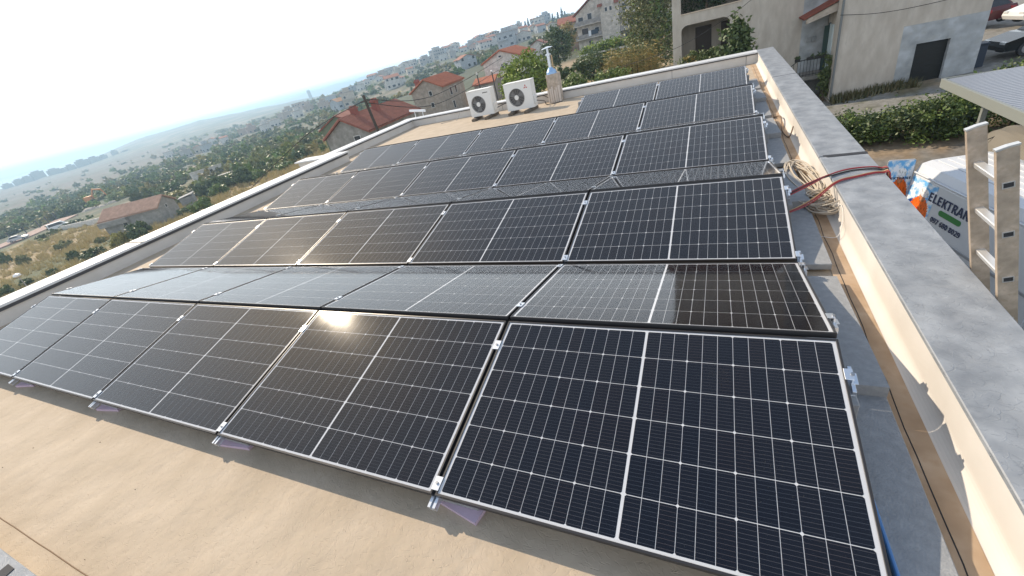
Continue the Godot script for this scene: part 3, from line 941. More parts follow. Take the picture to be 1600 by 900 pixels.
# ------------------------------------------------------------------ land
func ground_at(x: float, z: float) -> float:
	var dx := x + 0.543; var dz := z - 0.867
	var d := clampf(sqrt(dx * dx + dz * dz), 0.0, 2599.0)
	var az := clampf(rad_to_deg(atan2(dx, -dz)), -114.9, 114.9)
	var i := 0
	while i < TERR_AZ.size() - 2 and TERR_AZ[i + 1] <= az: i += 1
	var j := 0
	while j < TERR_D.size() - 2 and TERR_D[j + 1] <= d: j += 1
	var u: float = (az - TERR_AZ[i]) / float(TERR_AZ[i + 1] - TERR_AZ[i])
	var v: float = (d - TERR_D[j]) / float(TERR_D[j + 1] - TERR_D[j])
	return lerpf(lerpf(TERR[i][j], TERR[i + 1][j], u), lerpf(TERR[i][j + 1], TERR[i + 1][j + 1], u), v)

func make_land() -> void:
	var f := FastNoiseLite.new(); f.seed = 3; f.frequency = 0.012; f.fractal_octaves = 5
	var f2 := FastNoiseLite.new(); f2.seed = 8; f2.frequency = 0.11; f2.fractal_octaves = 3
	var az0 := -114.0; var na := 240; var nd := 190
	var pos := []; var cols := []
	for j in nd + 1:
		var t := float(j) / nd
		var d := 5.0 * pow(2600.0 / 5.0, t)
		for i in na + 1:
			var a := deg_to_rad(az0 + 228.0 * i / na)
			var x := -0.543 + sin(a) * d; var z := 0.867 - cos(a) * d
			var deg := az0 + 228.0 * i / na
			var n := f.get_noise_2d(x, z); var m := f2.get_noise_2d(x, z)
			var y := ground_at(x, z) + n * clampf(d * 0.004, 0, 3.0) + m * clampf(d * 0.002, 0, 0.5)
			pos.append(Vector3(x, y, z))
			var grass := Color(0.47, 0.345, 0.175); var green := Color(0.13, 0.14, 0.055); var dust := Color(0.42, 0.33, 0.225)
			var g := clampf(0.5 + n * 1.6 + m * 0.9, 0, 1)
			var c := grass.lerp(green, smoothstep(0.55, 0.85, g)).lerp(dust, smoothstep(0.35, 0.05, g) * 0.8)
			# land cover: a dry field below the house, a bare brown slope beyond the valley, scrubland elsewhere
			var wild := Color(0.085, 0.10, 0.052).lerp(Color(0.24, 0.195, 0.13), smoothstep(0.42, 0.18, g))
			var field := Vector2((x + 88.0) / 92.0, (z + 32.0) / 78.0).length() + n * 0.35
			c = c.lerp(wild, smoothstep(0.9, 1.15, field))
			var slope := Vector2((x + 800.0) / 430.0, (z + 250.0) / 210.0).length() + n * 0.4
			c = c.lerp(Color(0.155, 0.115, 0.095).lerp(Color(0.10, 0.10, 0.065), clampf(0.5 + m * 1.5, 0, 1)), smoothstep(1.1, 0.9, slope))
			cols.append(c)
	var b := MB.new()
	b.v.resize(0)
	for j in nd:
		for i in na:
			var p := j * (na + 1) + i
			for q in [[p, p + 1, p + na + 2], [p, p + na + 2, p + na + 1]]:
				var A: Vector3 = pos[q[0]]; var B: Vector3 = pos[q[1]]; var C: Vector3 = pos[q[2]]
				var nn := (B - A).cross(C - A).normalized()
				b.v.append(A); b.v.append(C); b.v.append(B)
				for e in 3: b.n.append(nn); b.uv.append(Vector2.ZERO)
				b.c.append(cols[q[0]]); b.c.append(cols[q[2]]); b.c.append(cols[q[1]])
	var m := mat("earth", Color.WHITE, 0.95)
	m.vertex_color_use_as_albedo = true
	m.albedo_texture = M.grain
	world_mapped(m, 3.0)
	struct(b, "ground", m)
	b = MB.new()
	b.quad(Vector3(-6500, -27, 300), Vector3(-100, -27, 300), Vector3(-100, -27, -6500), Vector3(-6500, -27, -6500))
	struct(b, "sea", mat("water", lin(0.10, 0.17, 0.22), 0.12))
	# far coast ridges in the haze
	for q in [[-53.0, -30.0, 4600.0, 62.0, 5], [-90.0, -68.0, 5200.0, 26.0, 6]]:
		b = MB.new()
		var n2 := 60
		var last := []
		for i in n2 + 1:
			var t := float(i) / n2
			var a := deg_to_rad(lerpf(q[0], q[1], t))
			var h: float = q[3] * sin(PI * pow(t, 0.8)) * (0.8 + 0.3 * f.get_noise_1d(i * 12.0 + q[4] * 100)) - 27.0
			var dirv := Vector3(sin(a), 0, -cos(a))
			var row := [dirv * (q[2] - 500.0) + Vector3(0, -28, 0), dirv * q[2] + Vector3(0, h, 0), dirv * (q[2] + 600.0) + Vector3(0, -28, 0)]
			if i > 0:
				for k in 2: b.quad(last[k], row[k], row[k + 1], last[k + 1])
			last = row
		struct(b, "far_hills", mat("far_hill", lin(0.11, 0.12, 0.09), 0.95))
	make_yard()

func yard_at(x: float, z: float) -> float:
	var y := lerpf(-5.55, -4.80, smoothstep(-15.5, -18.8, z))
	if z < -21.0: y += smoothstep(-21, -28.4, z) * 0.085 * (x - 6.6)
	return clampf(y, -5.55, -4.2)

func make_yard() -> void:
	# the yard beside the house on the right, sloping up to the neighbour's garage
	var f := FastNoiseLite.new(); f.seed = 13; f.frequency = 0.35; f.fractal_octaves = 4
	var b := MB.new()
	var x0 := 0.6; var z0 := -1.0; var s := 0.5; var nx := 60; var nz := 102
	var P := func(i: int, k: int) -> Vector3:
		var x := x0 + i * s; var z := z0 - k * s
		return Vector3(x, yard_at(x, z) + 0.05 + f.get_noise_2d(x, z) * 0.03, z)
	var C := func(i: int, k: int) -> Color:
		var x := x0 + i * s; var z := z0 - k * s
		var n := f.get_noise_2d(x * 1.7, z * 1.7)
		var tan_ := Color(0.36, 0.27, 0.18); var grey := Color(0.27, 0.265, 0.25)
		var w := smoothstep(-21.6, -22.6, z + n * 1.5) * smoothstep(-27.9, -26.9, z - n * 1.2 - 0.35 * (x - 8.0))
		if z > -18.2 + n: w = 0.8
		if x > 9.5 and z < -26.0: w = 0.9
		var c: Color = tan_.lerp(grey, clampf(w, 0, 1))
		return c.lerp(Color(0.10, 0.10, 0.045), smoothstep(0.12, 0.34, n) * 0.7 * (1.0 if z < -18 and z > -30 else 0.3))
	for i in nx:
		for k in nz:
			var p: Array[Vector3] = [P.call(i, k), P.call(i + 1, k), P.call(i + 1, k + 1), P.call(i, k + 1)]
			var c: Array[Color] = [C.call(i, k), C.call(i + 1, k), C.call(i + 1, k + 1), C.call(i, k + 1)]
			for t in [[0, 1, 2], [0, 2, 3]]:
				var nn := (p[t[1]] - p[t[0]]).cross(p[t[2]] - p[t[0]]).normalized()
				for e in [t[0], t[2], t[1]]:
					b.v.append(p[e]); b.n.append(nn); b.uv.append(Vector2.ZERO); b.c.append(c[e])
	var m := mat("yard_earth", Color.WHITE, 0.95)
	m.vertex_color_use_as_albedo = true
	m.albedo_texture = M.worn
	world_mapped(m, 1.6)
	struct(b, "yard", m)

# ------------------------------------------------------------------ plants
func leaf_mat() -> StandardMaterial3D:
	if M.has("leaves"): return M["leaves"]
	var m := mat("leaves", Color.WHITE, 0.55)
	m.vertex_color_use_as_albedo = true
	m.backlight_enabled = true
	m.backlight = Color(0.35, 0.38, 0.2)
	return m

const LEAF := {"dark": [Color(0.051, 0.080, 0.029), Color(0.109, 0.145, 0.051)], "olive": [Color(0.123, 0.138, 0.051), Color(0.246, 0.239, 0.102)], "green": [Color(0.087, 0.138, 0.032), Color(0.174, 0.232, 0.058)], "yellow": [Color(0.189, 0.181, 0.043), Color(0.348, 0.304, 0.087)], "pine": [Color(0.116, 0.174, 0.023), Color(0.275, 0.334, 0.051)], "cypress": [Color(0.026, 0.043, 0.023), Color(0.058, 0.087, 0.036)], "reed": [Color(0.28, 0.20, 0.06), Color(0.42, 0.33, 0.13)], "lime": [Color(0.174, 0.246, 0.029), Color(0.319, 0.392, 0.072)], "mixed": [Color(0.065, 0.102, 0.029), Color(0.160, 0.189, 0.065)]}

func crown(seed_: int, r: Vector3, clumps: int, per: int, leaf: float, kind: String, shape := "ball", odd := "", odd_share := 0.0) -> MB:
	var q := RandomNumberGenerator.new()
	q.seed = seed_
	var b := MB.new()
	var ca: Color = LEAF[kind][0]; var cb: Color = LEAF[kind][1]
	var mean := (r.x + r.y + r.z) / 3.0
	for k in clumps:
		var dirv := Vector3(q.randfn(), q.randfn(), q.randfn()).normalized()
		var rad := pow(q.randf(), 0.38)
		var c := Vector3(dirv.x * r.x, dirv.y * r.y, dirv.z * r.z) * rad
		if shape == "cone":
			var h := 1.0 - pow(q.randf(), 0.55)
			var a := q.randf() * TAU; var w := (1.0 - h) * sqrt(q.randf()) + 0.03
			c = Vector3(cos(a) * w * r.x, (h * 2.0 - 1.0) * r.y, sin(a) * w * r.z)
		elif shape == "box":
			c = Vector3(q.randf_range(-r.x, r.x), q.randf_range(-r.y, r.y), q.randf_range(-r.z, r.z))
			var ax := q.randi() % 4
			if ax == 0: c.y = r.y * q.randf_range(0.75, 1.0)
			elif ax == 1: c.z = r.z * (1 if q.randf() < 0.7 else -1) * q.randf_range(0.7, 1.0)
		var cr := mean * (0.30 if shape == "ball" else 0.16) * q.randf_range(0.6, 1.25)
		if shape == "box": cr = minf(r.y, r.z) * 0.32 * q.randf_range(0.6, 1.3)
		var tone := q.randf()
		var strange := odd != "" and q.randf() < odd_share
		for l in per:
			var o := Vector3(q.randfn(), q.randfn() * 0.8, q.randfn()) * cr * 0.55
			var p := c + o
			var u := Vector3(q.randfn(), q.randfn() * 0.7, q.randfn()).normalized()
			var w := u.cross(Vector3(q.randfn(), q.randfn(), q.randfn())).normalized()
			var s := leaf * q.randf_range(0.6, 1.4)
			u *= s; w *= s * 0.55
			var t := clampf(tone * 0.6 + q.randf() * 0.5, 0, 1)
			b.col = (LEAF[odd][0] as Color).lerp(LEAF[odd][1], q.randf()) if strange else ca.lerp(cb, t)
			b.tri(p - u, p + w, p + u)
			b.tri(p - u, p + u, p - w)
	return b

func trunk(b: MB, base: Vector3, top: Vector3, r: float, limbs: int, seed_: int, reach: float) -> void:
	var q := RandomNumberGenerator.new()
	q.seed = seed_
	var mid := base.lerp(top, 0.5) + Vector3(q.randf_range(-0.1, 0.1), 0, q.randf_range(-0.1, 0.1)) * reach * 0.4
	b.tube(curve([base, mid, top], 4), r, 8, true, r * 0.35)
	for k in limbs:
		var s := base.lerp(top, q.randf_range(0.45, 0.9))
		var a := q.randf() * TAU
		var e := s + Vector3(cos(a), q.randf_range(0.4, 0.9), sin(a)) * reach * q.randf_range(0.6, 1.0)
		b.tube(curve([s, s.lerp(e, 0.5) + Vector3.UP * reach * 0.08, e], 3), r * 0.4, 5, true, r * 0.1)

func tree(called: String, label: String, category: String, at: Vector3, crown_mid: float, r: Vector3, clumps: int, per: int, leaf: float, kind: String, shape := "ball", seed_ := 1, group := "", odd := "", odd_share := 0.0) -> Node3D:
	var o := thing(called, label, category, at, 0.0, group)
	var b := MB.new()
	trunk(b, Vector3.ZERO, Vector3(0, crown_mid + r.y * (0.3 if shape != "cone" else 0.8), 0), maxf(0.05, r.x * 0.07), 6 if shape != "cone" else 0, seed_, r.x * 0.6)
	build(b, "trunk", mat("bark", lin(0.13, 0.095, 0.065), 0.95), o)
	var c := build(crown(seed_, r, clumps, per, leaf, kind, shape, odd, odd_share), "crown", leaf_mat(), o)
	c.position.y = crown_mid
	return o

func ord_text(n: int) -> String:
	var e := "th"
	if n % 100 < 11 or n % 100 > 13: e = ["th", "st", "nd", "rd", "th", "th", "th", "th", "th", "th"][n % 10]
	return "%d%s" % [n, e]

func make_plants() -> void:
	# bushes and small trees on the slope to the left, each its own
	var proto := {}
	for kind in ["dark", "olive", "green", "yellow"]:
		proto[kind] = []
		for k in 2: proto[kind].append(crown(100 + k + kind.length() * 7, Vector3(1, 0.62, 1), 26, 46, 0.15, kind).mesh(leaf_mat()))
	var order := range(SCRUB.size())
	order.sort_custom(func(a, b): return atan2(SCRUB[a][0], -SCRUB[a][2]) < atan2(SCRUB[b][0], -SCRUB[b][2]))
	var words := {"dark": "dark green bush", "olive": "olive grey bush", "green": "fresh green bushy tree", "yellow": "yellowish green bush"}
	var stem := MB.new()
	trunk(stem, Vector3(0, -0.3, 0), Vector3(0, 0.7, 0), 0.09, 5, 3, 0.6)
	var stem_mesh := stem.mesh(mat("bark", lin(0.13, 0.095, 0.065), 0.95))
	var n := 0
	for i in order:
		var s = SCRUB[i]
		n += 1
		var o := thing("bush", "%s on the slope below the left parapet, %s from the left" % [words[s[5]], ord_text(n)], "bush", Vector3(s[0], s[1], s[2]), n * 1.7, "bushes on the left slope")
		var c := put(proto[s[5]][n % 2], "crown", leaf_mat(), o)
		var w: float = maxf(s[3], 0.9); var h: float = maxf(s[4], 1.2)
		c.scale = Vector3(w, h * 0.75, w); c.position.y = h * 0.42
		var t := put(stem_mesh, "trunk", M.bark, o)
		t.scale = Vector3(w * 0.8, h * 0.6, w * 0.8)
	# the scrub beyond, past counting
	var q := RandomNumberGenerator.new()
	q.seed = 77
	for kind in ["dark", "olive", "green"]:
		var mm := MultiMesh.new()
		mm.transform_format = MultiMesh.TRANSFORM_3D
		mm.use_colors = true
		mm.mesh = crown(300 + kind.length(), Vector3(1, 0.75, 1), 14, 20, 0.24, kind).mesh(leaf_mat())
		var list := []
		var want: int = {"dark": 1500, "olive": 1300, "green": 1000}[kind]
		var f := FastNoiseLite.new(); f.seed = 51; f.frequency = 0.02
		while list.size() < want:
			var az := q.randf_range(-84, -8); var d := 120.0 * pow(900.0 / 120.0, pow(q.randf(), 0.8))
			if az > -48.0 and d < 210.0: continue
			if az < -62.0 and d > 440.0 and q.randf() < 0.9: continue
			if az < -66.0 and d < 215.0 and q.randf() < 0.93: continue
			if az < -56.0 and d < 190.0 and q.randf() < 0.55: continue
			var a := deg_to_rad(az)
			var x := -0.543 + sin(a) * d; var z := 0.867 - cos(a) * d
			var hidden := false
			for hh in HILL_HOUSES:
				var hd := Vector2(hh[0], hh[2]).length()
				if d < hd + 12.0 and d > hd - 70.0 and absf(rad_to_deg(atan2(hh[0], -hh[2])) - az) < rad_to_deg(hh[3] * 0.6 / hd): hidden = true
			if hidden: continue
			if f.get_noise_2d(x, z) < -0.12 and q.randf() < 0.8: continue
			if az > -46.0 and q.randf() < 0.45: continue
			var s := 0.75 + 2.5 * pow(q.randf(), 2.2)
			list.append(Transform3D(Basis(Vector3.UP, q.randf() * TAU).scaled(Vector3(s, s * q.randf_range(0.6, 1.2), s)), Vector3(x, ground_at(x, z) + s * 0.4, z)))
		mm.instance_count = list.size()
		for i in list.size():
			mm.set_instance_transform(i, list[i])
			var lv := q.randf_range(0.65, 1.5)
			mm.set_instance_color(i, Color(lv * q.randf_range(0.85, 1.25), lv, lv * q.randf_range(0.7, 1.1)))
		var o := MultiMeshInstance3D.new()
		o.multimesh = mm
		o.name = numbered("scrub")
		add_child(o)
		tag(o, {"dark": "dark green scrub and trees covering the far valley and hillside", "olive": "olive grey scrub spread over the far valley and hillside", "green": "lighter green bushes spread over the far valley and hillside"}[kind], "scrub")
		o.set_meta("kind", "stuff")
	# dry grass of the field below
	var gm := MB.new()
	for k in 26:
		var a := q.randf() * TAU; var p := Vector3(cos(a), 0, sin(a)) * q.randf() * 0.45
		var tip := p + Vector3(q.randfn() * 0.16, q.randf_range(0.3, 0.75), q.randfn() * 0.16)
		var side := Vector3(-sin(a), 0, cos(a)) * 0.05
		gm.col = Color(0.52, 0.39, 0.20).lerp(Color(0.40, 0.32, 0.14), q.randf())
		gm.tri(p - side, p + side, tip)
	var mg := MultiMesh.new()
	mg.transform_format = MultiMesh.TRANSFORM_3D
	mg.mesh = gm.mesh(leaf_mat())
	mg.instance_count = 4500
	for i in 4500:
		var a := deg_to_rad(q.randf_range(-84, -44)); var d := q.randf_range(55, 165)
		var x := -0.543 + sin(a) * d; var z := 0.867 - cos(a) * d
		mg.set_instance_transform(i, Transform3D(Basis(Vector3.UP, q.randf() * TAU).scaled(Vector3.ONE * q.randf_range(0.7, 1.8)), Vector3(x, ground_at(x, z) - 0.05, z)))
	var go := MultiMeshInstance3D.new()
	go.multimesh = mg
	go.name = "dry_grass"
	add_child(go)
	tag(go, "dry golden grass on the field below the left parapet", "grass")
	go.set_meta("kind", "stuff")
	# trees behind the back parapet
	tree("pine_tree", "bright green round pine behind the air conditioners", "tree", Vector3(-18.9, -6.0, -45.6), 3.9, Vector3(2.5, 2.4, 2.5), 95, 75, 0.17, "pine", "ball", 5)
	tree("dark_tree", "dark grey green tree right of the white house, beyond the chimney", "tree", Vector3(-27.2, -5.4, -84.5), 4.3, Vector3(2.4, 3.3, 2.4), 60, 70, 0.22, "dark", "ball", 6)
	tree("tall_tree", "tall feathery olive green tree left of the neighbouring house", "tree", Vector3(-7.6, -5.2, -58.7), 5.0, Vector3(3.0, 5.6, 2.6), 130, 90, 0.16, "olive", "ball", 7, "", "green", 0.35)
	tree("conifer", "dark pointed conifer against the neighbouring house wall", "conifer", Vector3(0.30, -4.8, -26.0), 2.15, Vector3(1.95, 3.0, 1.6), 330, 60, 0.12, "dark", "cone", 8)
	tree("dry_tree", "reddish brown dry tree at the left corner of the apartment building", "tree", Vector3(-31.5, -4.6, -108.0), 4.0, Vector3(1.7, 3.0, 1.5), 40, 50, 0.22, "reed", "ball", 81, "", "dark", 0.3)
	var h := thing("hedge", "long clipped dark hedge behind the back parapet, right of the chimney", "hedge", Vector3(-11.0, -5.2, -45.4), 0.65)
	build(crown(41, Vector3(5.2, 1.8, 0.8), 210, 60, 0.12, "dark", "box"), "foliage", leaf_mat(), h).position.y = 1.9
	var st := MB.new()
	for i in 9: st.tube([Vector3(-4.6 + i * 1.15, 0, 0), Vector3(-4.5 + i * 1.15, 2.4, 0.1)], 0.05, 5)
	build(st, "stems", M.bark, h)
	for s in [[Vector3(-12.2, -5.3, -38.6), Vector3(1.5, 1.45, 1.2), "green", "leafy green shrub just behind the back parapet, nearest the chimney", 2.0], [Vector3(-8.6, -5.3, -38.0), Vector3(1.6, 1.1, 1.2), "green", "low green shrub behind the back parapet below the yellow reeds", 2.2], [Vector3(-17.0, -5.4, -66.0), Vector3(2.2, 1.8, 1.6), "mixed", "green shrub mass left of the vine pergola", 1.9], [Vector3(-22.0, -6.2, -52.0), Vector3(1.5, 1.7, 1.4), "dark", "dark shrub between the two air conditioners, behind the parapet", 1.6], [Vector3(-33.0, -7.2, -62.0), Vector3(1.6, 1.2, 1.3), "dark", "dark shrub left of the left air conditioner, before the beige house", 1.4]]:
		tree("shrub", s[3], "shrub", s[0], s[4], s[1], 60, 60, 0.13, s[2], "ball", 20 + int(s[0].x), "shrubs behind the back parapet")
	# reeds
	var rd := thing("reeds", "stand of yellow dry reeds left of the tall feathery tree", "reeds", Vector3(-7.6, -5.2, -43.0))
	var rb := MB.new()
	for k in 900:
		var p := Vector3(q.randf_range(-2.2, 2.2), 0, q.randf_range(-0.9, 0.9))
		var tip := p + Vector3(q.randfn() * 0.25, q.randf_range(2.6, 4.5), q.randfn() * 0.2)
		var side := Vector3(0.03, 0, 0.02)
		rb.col = (LEAF["reed"][0] as Color).lerp(LEAF["reed"][1], q.randf()) if q.randf() < 0.75 else Color(0.14, 0.16, 0.05)
		rb.tri(p - side, p + side, tip); rb.tri(p + side, p - side + Vector3(0, 0, 0.03), tip)
		for l in 3:
			var a := p.lerp(tip, q.randf_range(0.4, 1.0)); var e := a + Vector3(q.randfn() * 0.3, q.randf_range(-0.25, 0.2), q.randfn() * 0.3)
			rb.tri(a, a + Vector3(0.02, 0.06, 0), e)
	build(rb, "stalks", leaf_mat(), rd)
	# cypress row on the skyline
	var cy := crown(61, Vector3(1, 1, 1), 60, 26, 0.16, "cypress", "cone").mesh(leaf_mat())
	for i in 11:
		var az := deg_to_rad(-20.6 + i * 0.46 + 0.12 * sin(i * 5.0)); var d := 560.0 + 12.0 * sin(i * 3.0)
		var x := sin(az) * d; var z := -cos(az) * d
		var o := thing("cypress_tree", "dark slender cypress on the hill skyline, %s of the row from the left" % ORD_LONG[i], "tree", Vector3(x, ground_at(x, z), z), i * 1.1, "cypresses on the skyline")
		var hh := 4.6 + 1.4 * sin(i * 2.3)
		var c := put(cy, "crown", leaf_mat(), o)
		c.scale = Vector3(1.9, hh, 1.9); c.position.y = hh + 0.4
		var tb := MB.new(); tb.tube([Vector3(0, -1, 0), Vector3(0, hh, 0)], 0.25, 6)
		build(tb, "trunk", M.bark, o)
	# hedge shrubs beyond the van
	for s in [[4.5, -20.4, 1.6, 0.55, "low sunlit green shrub of the yard hedge, nearest the parapet", 31], [6.6, -19.9, 1.5, 0.75, "middle shrub of the yard hedge with a bare gap beside it", 32], [9.0, -20.3, 1.75, 1.05, "tall broad shrub of the yard hedge behind the ladder", 33], [12.3, -20.2, 1.7, 0.8, "shrub of the yard hedge under the carport edge", 34]]:
		var o := tree("hedge_shrub", s[4], "shrub", Vector3(s[0], -4.76, s[1]), s[3] * 0.95, Vector3(s[2], s[3], 0.95), 115, 75, 0.062, "green" if s[5] != 34 else "mixed", "ball", s[5], "shrubs of the yard hedge", "dark", 0.45)
	var ww := tree("climbing_plant", "climbing plant on the porch corner beside the downpipe", "plant", Vector3(4.75, -4.9, -28.9), 1.3, Vector3(0.28, 1.1, 0.25), 40, 26, 0.07, "mixed", "ball", 36)
	var weeds := MB.new()
	for k in 900:
		var p := Vector3(q.randf_range(5.0, 8.4), 0, -28.3 + absf(q.randfn()) * 0.28)
		p.y = yard_at(p.x, p.z) + 0.04
		var tip := p + Vector3(q.randfn() * 0.14, q.randf_range(0.1, 0.55), q.randfn() * 0.12)
		weeds.col = Color(0.06, 0.07, 0.025).lerp(Color(0.14, 0.11, 0.05), q.randf())
		weeds.tri(p - Vector3(0.04, 0, 0), p + Vector3(0.04, 0, 0), tip)
	var wo := build(weeds, "weeds", leaf_mat())
	tag(wo, "dark weeds along the foot of the neighbouring house wall", "weeds")
	wo.set_meta("kind", "stuff")
	# vine pergola
	var pg := thing("pergola", "white posted pergola overgrown with bright green vine before the apartments", "pergola", Vector3(-16.0, -5.2, -72.4), -0.1)
	for i in 4:
		solid("post", Vector3(-3.7 + i * 2.4, 0, 0.9), Vector3(-3.5 + i * 2.4, 2.5, 1.1), mat("post_white", lin(0.6, 0.6, 0.58), 0.7), pg)
	solid("beam", Vector3(-4.2, 2.501, 0.85), Vector3(4.2, 2.7, 1.1), mat("post_white", lin(0.6, 0.6, 0.58), 0.7), pg)
	build(crown(43, Vector3(4.4, 0.75, 1.3), 110, 50, 0.16, "lime", "ball", "green", 0.5), "vine", leaf_mat(), pg).position = Vector3(0.4, 3.0, 0)

const ORD_LONG := ["first", "second", "third", "fourth", "fifth", "sixth", "seventh", "eighth", "ninth", "tenth", "eleventh", "twelfth"]

# ------------------------------------------------------------------ buildings
func wall_mat(key: String, c: Color) -> StandardMaterial3D:
	if M.has(key): return M[key]
	var m := mat(key, c, 0.9)
	m.albedo_texture = M.worn
	world_mapped(m, 4.0)
	return m

const WALLS := {"white": [0.64, 0.62, 0.58], "cream": [0.60, 0.54, 0.45], "grey": [0.42, 0.41, 0.39], "tan": [0.46, 0.37, 0.30], "pinktan": [0.48, 0.36, 0.31], "pink": [0.58, 0.44, 0.38], "bluegrey": [0.36, 0.39, 0.42], "bluewhite": [0.46, 0.49, 0.52]}
const WORD := {"white": "white", "cream": "cream", "grey": "grey", "tan": "tan", "pinktan": "pinkish tan", "pink": "pale pink", "bluegrey": "bluish grey", "bluewhite": "bluish white"}

func tiled(b: MB, a: Vector3, e: Vector3, up: Vector3, step: float) -> void:
	# a roof slope of round tile columns: a..e along the eave, up from eave to ridge
	var along := (e - a); var n := maxi(2, int(along.length() / step))
	var nor := along.cross(up).normalized()
	for i in n:
		for k in 4:
			var p0 := PI * k / 4.0; var p1 := PI * (k + 1) / 4.0
			var q0 := a + along * ((i + 0.5 - 0.5 * cos(p0)) / n) + nor * (sin(p0) * step * 0.30)
			var q1 := a + along * ((i + 0.5 - 0.5 * cos(p1)) / n) + nor * (sin(p1) * step * 0.30)
			b.quad(q0, q1, q1 + up, q0 + up)

func gable_house(called: String, label: String, at: Vector3, turn: float, w: float, d: float, eave: float, rise: float, ridge_x: bool, wm: Material, rm: Material, windows: Array, chimneys := [], tile := 0.0, group := "", foot := 3.0) -> Node3D:
	# at: middle of the front wall's foot; the front looks along +z before turning; body runs back along -z
	var o := thing(called, label, "house", at, turn, group)
	var b := MB.new()
	var f := -foot; var t := 0.18; var over := 0.35
	if ridge_x:   # ridge parallel to the front
		b.prism([Vector2(0, f), Vector2(d, f), Vector2(d, eave), Vector2(d * 0.5, eave + rise), Vector2(0, eave)], Vector3(-w / 2, 0, 0), Vector3(0, 0, -1), Vector3(0, 1, 0), Vector3(w, 0, 0))
	else:
		b.prism([Vector2(-w / 2, f), Vector2(w / 2, f), Vector2(w / 2, eave), Vector2(0, eave + rise), Vector2(-w / 2, eave)], Vector3.ZERO, Vector3(1, 0, 0), Vector3(0, 1, 0), Vector3(0, 0, -d))
	build(b, "wall", wm, o)
	b = MB.new()
	var half := (d if ridge_x else w) / 2.0
	var sl := Vector2(half, rise).normalized()
	for s in [-1, 1]:
		var lowp := Vector2(s * (half + over * sl.x), eave - over * sl.y); var top := Vector2(0, eave + rise)
		var k := Vector2(-sl.y * s * -1.0, sl.x) * 0.0
		var A: Vector3; var B: Vector3; var U: Vector3
		if ridge_x:
			A = Vector3(-w / 2 - over, lowp.y + 0.02, -d / 2 + lowp.x); B = Vector3(w / 2 + over, lowp.y + 0.02, -d / 2 + lowp.x); U = Vector3(0, top.y - lowp.y, -lowp.x)
			if s < 0: var z := A; A = B; B = z
		else:
			A = Vector3(lowp.x, lowp.y + 0.02, over); B = Vector3(lowp.x, lowp.y + 0.02, -d - over); U = Vector3(-lowp.x, top.y - lowp.y, 0)
			if s < 0: var z := A; A = B; B = z
		var th := Vector3(0, t, 0)
		b.quad(B, A, A + U, B + U)
		b.quad(A, B, B + th, A + th)
		b.quad(A + U, A, A + th, A + U + th); b.quad(B, B + U, B + U + th, B + th)
		if tile > 0.0: tiled(b, A + th, B + th, U, tile)
		else: b.quad(A + th, B + th, B + U + th, A + U + th)
	var roof := build(b, "roof", rm, o)
	for c in chimneys:
		var cb := MB.new()
		cb.box(Vector3(c.x - 0.35, c.y - 1.6, c.z - 0.35), Vector3(c.x + 0.35, c.y, c.z + 0.35))
		cb.box(Vector3(c.x - 0.45, c.y + 0.001, c.z - 0.45), Vector3(c.x + 0.45, c.y + 0.18, c.z + 0.45))
		for e in [-0.25, 0.25]: cb.box(Vector3(c.x + e - 0.14, c.y + 0.181, c.z - 0.2), Vector3(c.x + e + 0.14, c.y + 0.42, c.z + 0.2))
		build(cb, "chimney", mat("chimney_brick", lin(0.27, 0.085, 0.06), 0.9), roof)
	for q in windows: window(o, q[0], w, d, q[1], q[2], q[3], q[4])
	return o

func window(o: Node3D, face: String, w: float, d: float, u: float, v: float, ww: float, hh: float) -> void:
	# a dark pane in a pale frame, proud of the wall
	var t := Transform3D.IDENTITY
	if face == "front": t = Transform3D(Basis.IDENTITY, Vector3(u, v, 0.01))
	elif face == "right": t = Transform3D(Basis(Vector3.UP, PI / 2), Vector3(w / 2 + 0.01, v, -u))
	else: t = Transform3D(Basis(Vector3.UP, -PI / 2), Vector3(-w / 2 - 0.01, v, -u))
	var key := "win_%.2f_%.2f" % [ww, hh]
	if not M.has(key):
		var b := MB.new()
		var e := 0.07
		b.box(Vector3(-ww / 2 - e, -hh / 2 - e, -0.02), Vector3(ww / 2 + e, -hh / 2, 0.06))
		b.box(Vector3(-ww / 2 - e, hh / 2, -0.02), Vector3(ww / 2 + e, hh / 2 + e, 0.05))
		b.box(Vector3(-ww / 2 - e, -hh / 2 + 0.001, -0.02), Vector3(-ww / 2, hh / 2 - 0.001, 0.05))
		b.box(Vector3(ww / 2, -hh / 2 + 0.001, -0.02), Vector3(ww / 2 + e, hh / 2 - 0.001, 0.05))
		M[key] = b.mesh()
		b = MB.new()
		b.box(Vector3(-ww / 2 + 0.001, -hh / 2 + 0.001, -0.018), Vector3(ww / 2 - 0.001, hh / 2 - 0.001, 0.012))
		M[key + "p"] = b.mesh()
	var f := put(M[key], "window", mat("window_frame", lin(0.55, 0.54, 0.52), 0.6), o)
	f.transform = t
	put(M[key + "p"], "pane", mat("window_pane", lin(0.025, 0.028, 0.032), 0.12), f)

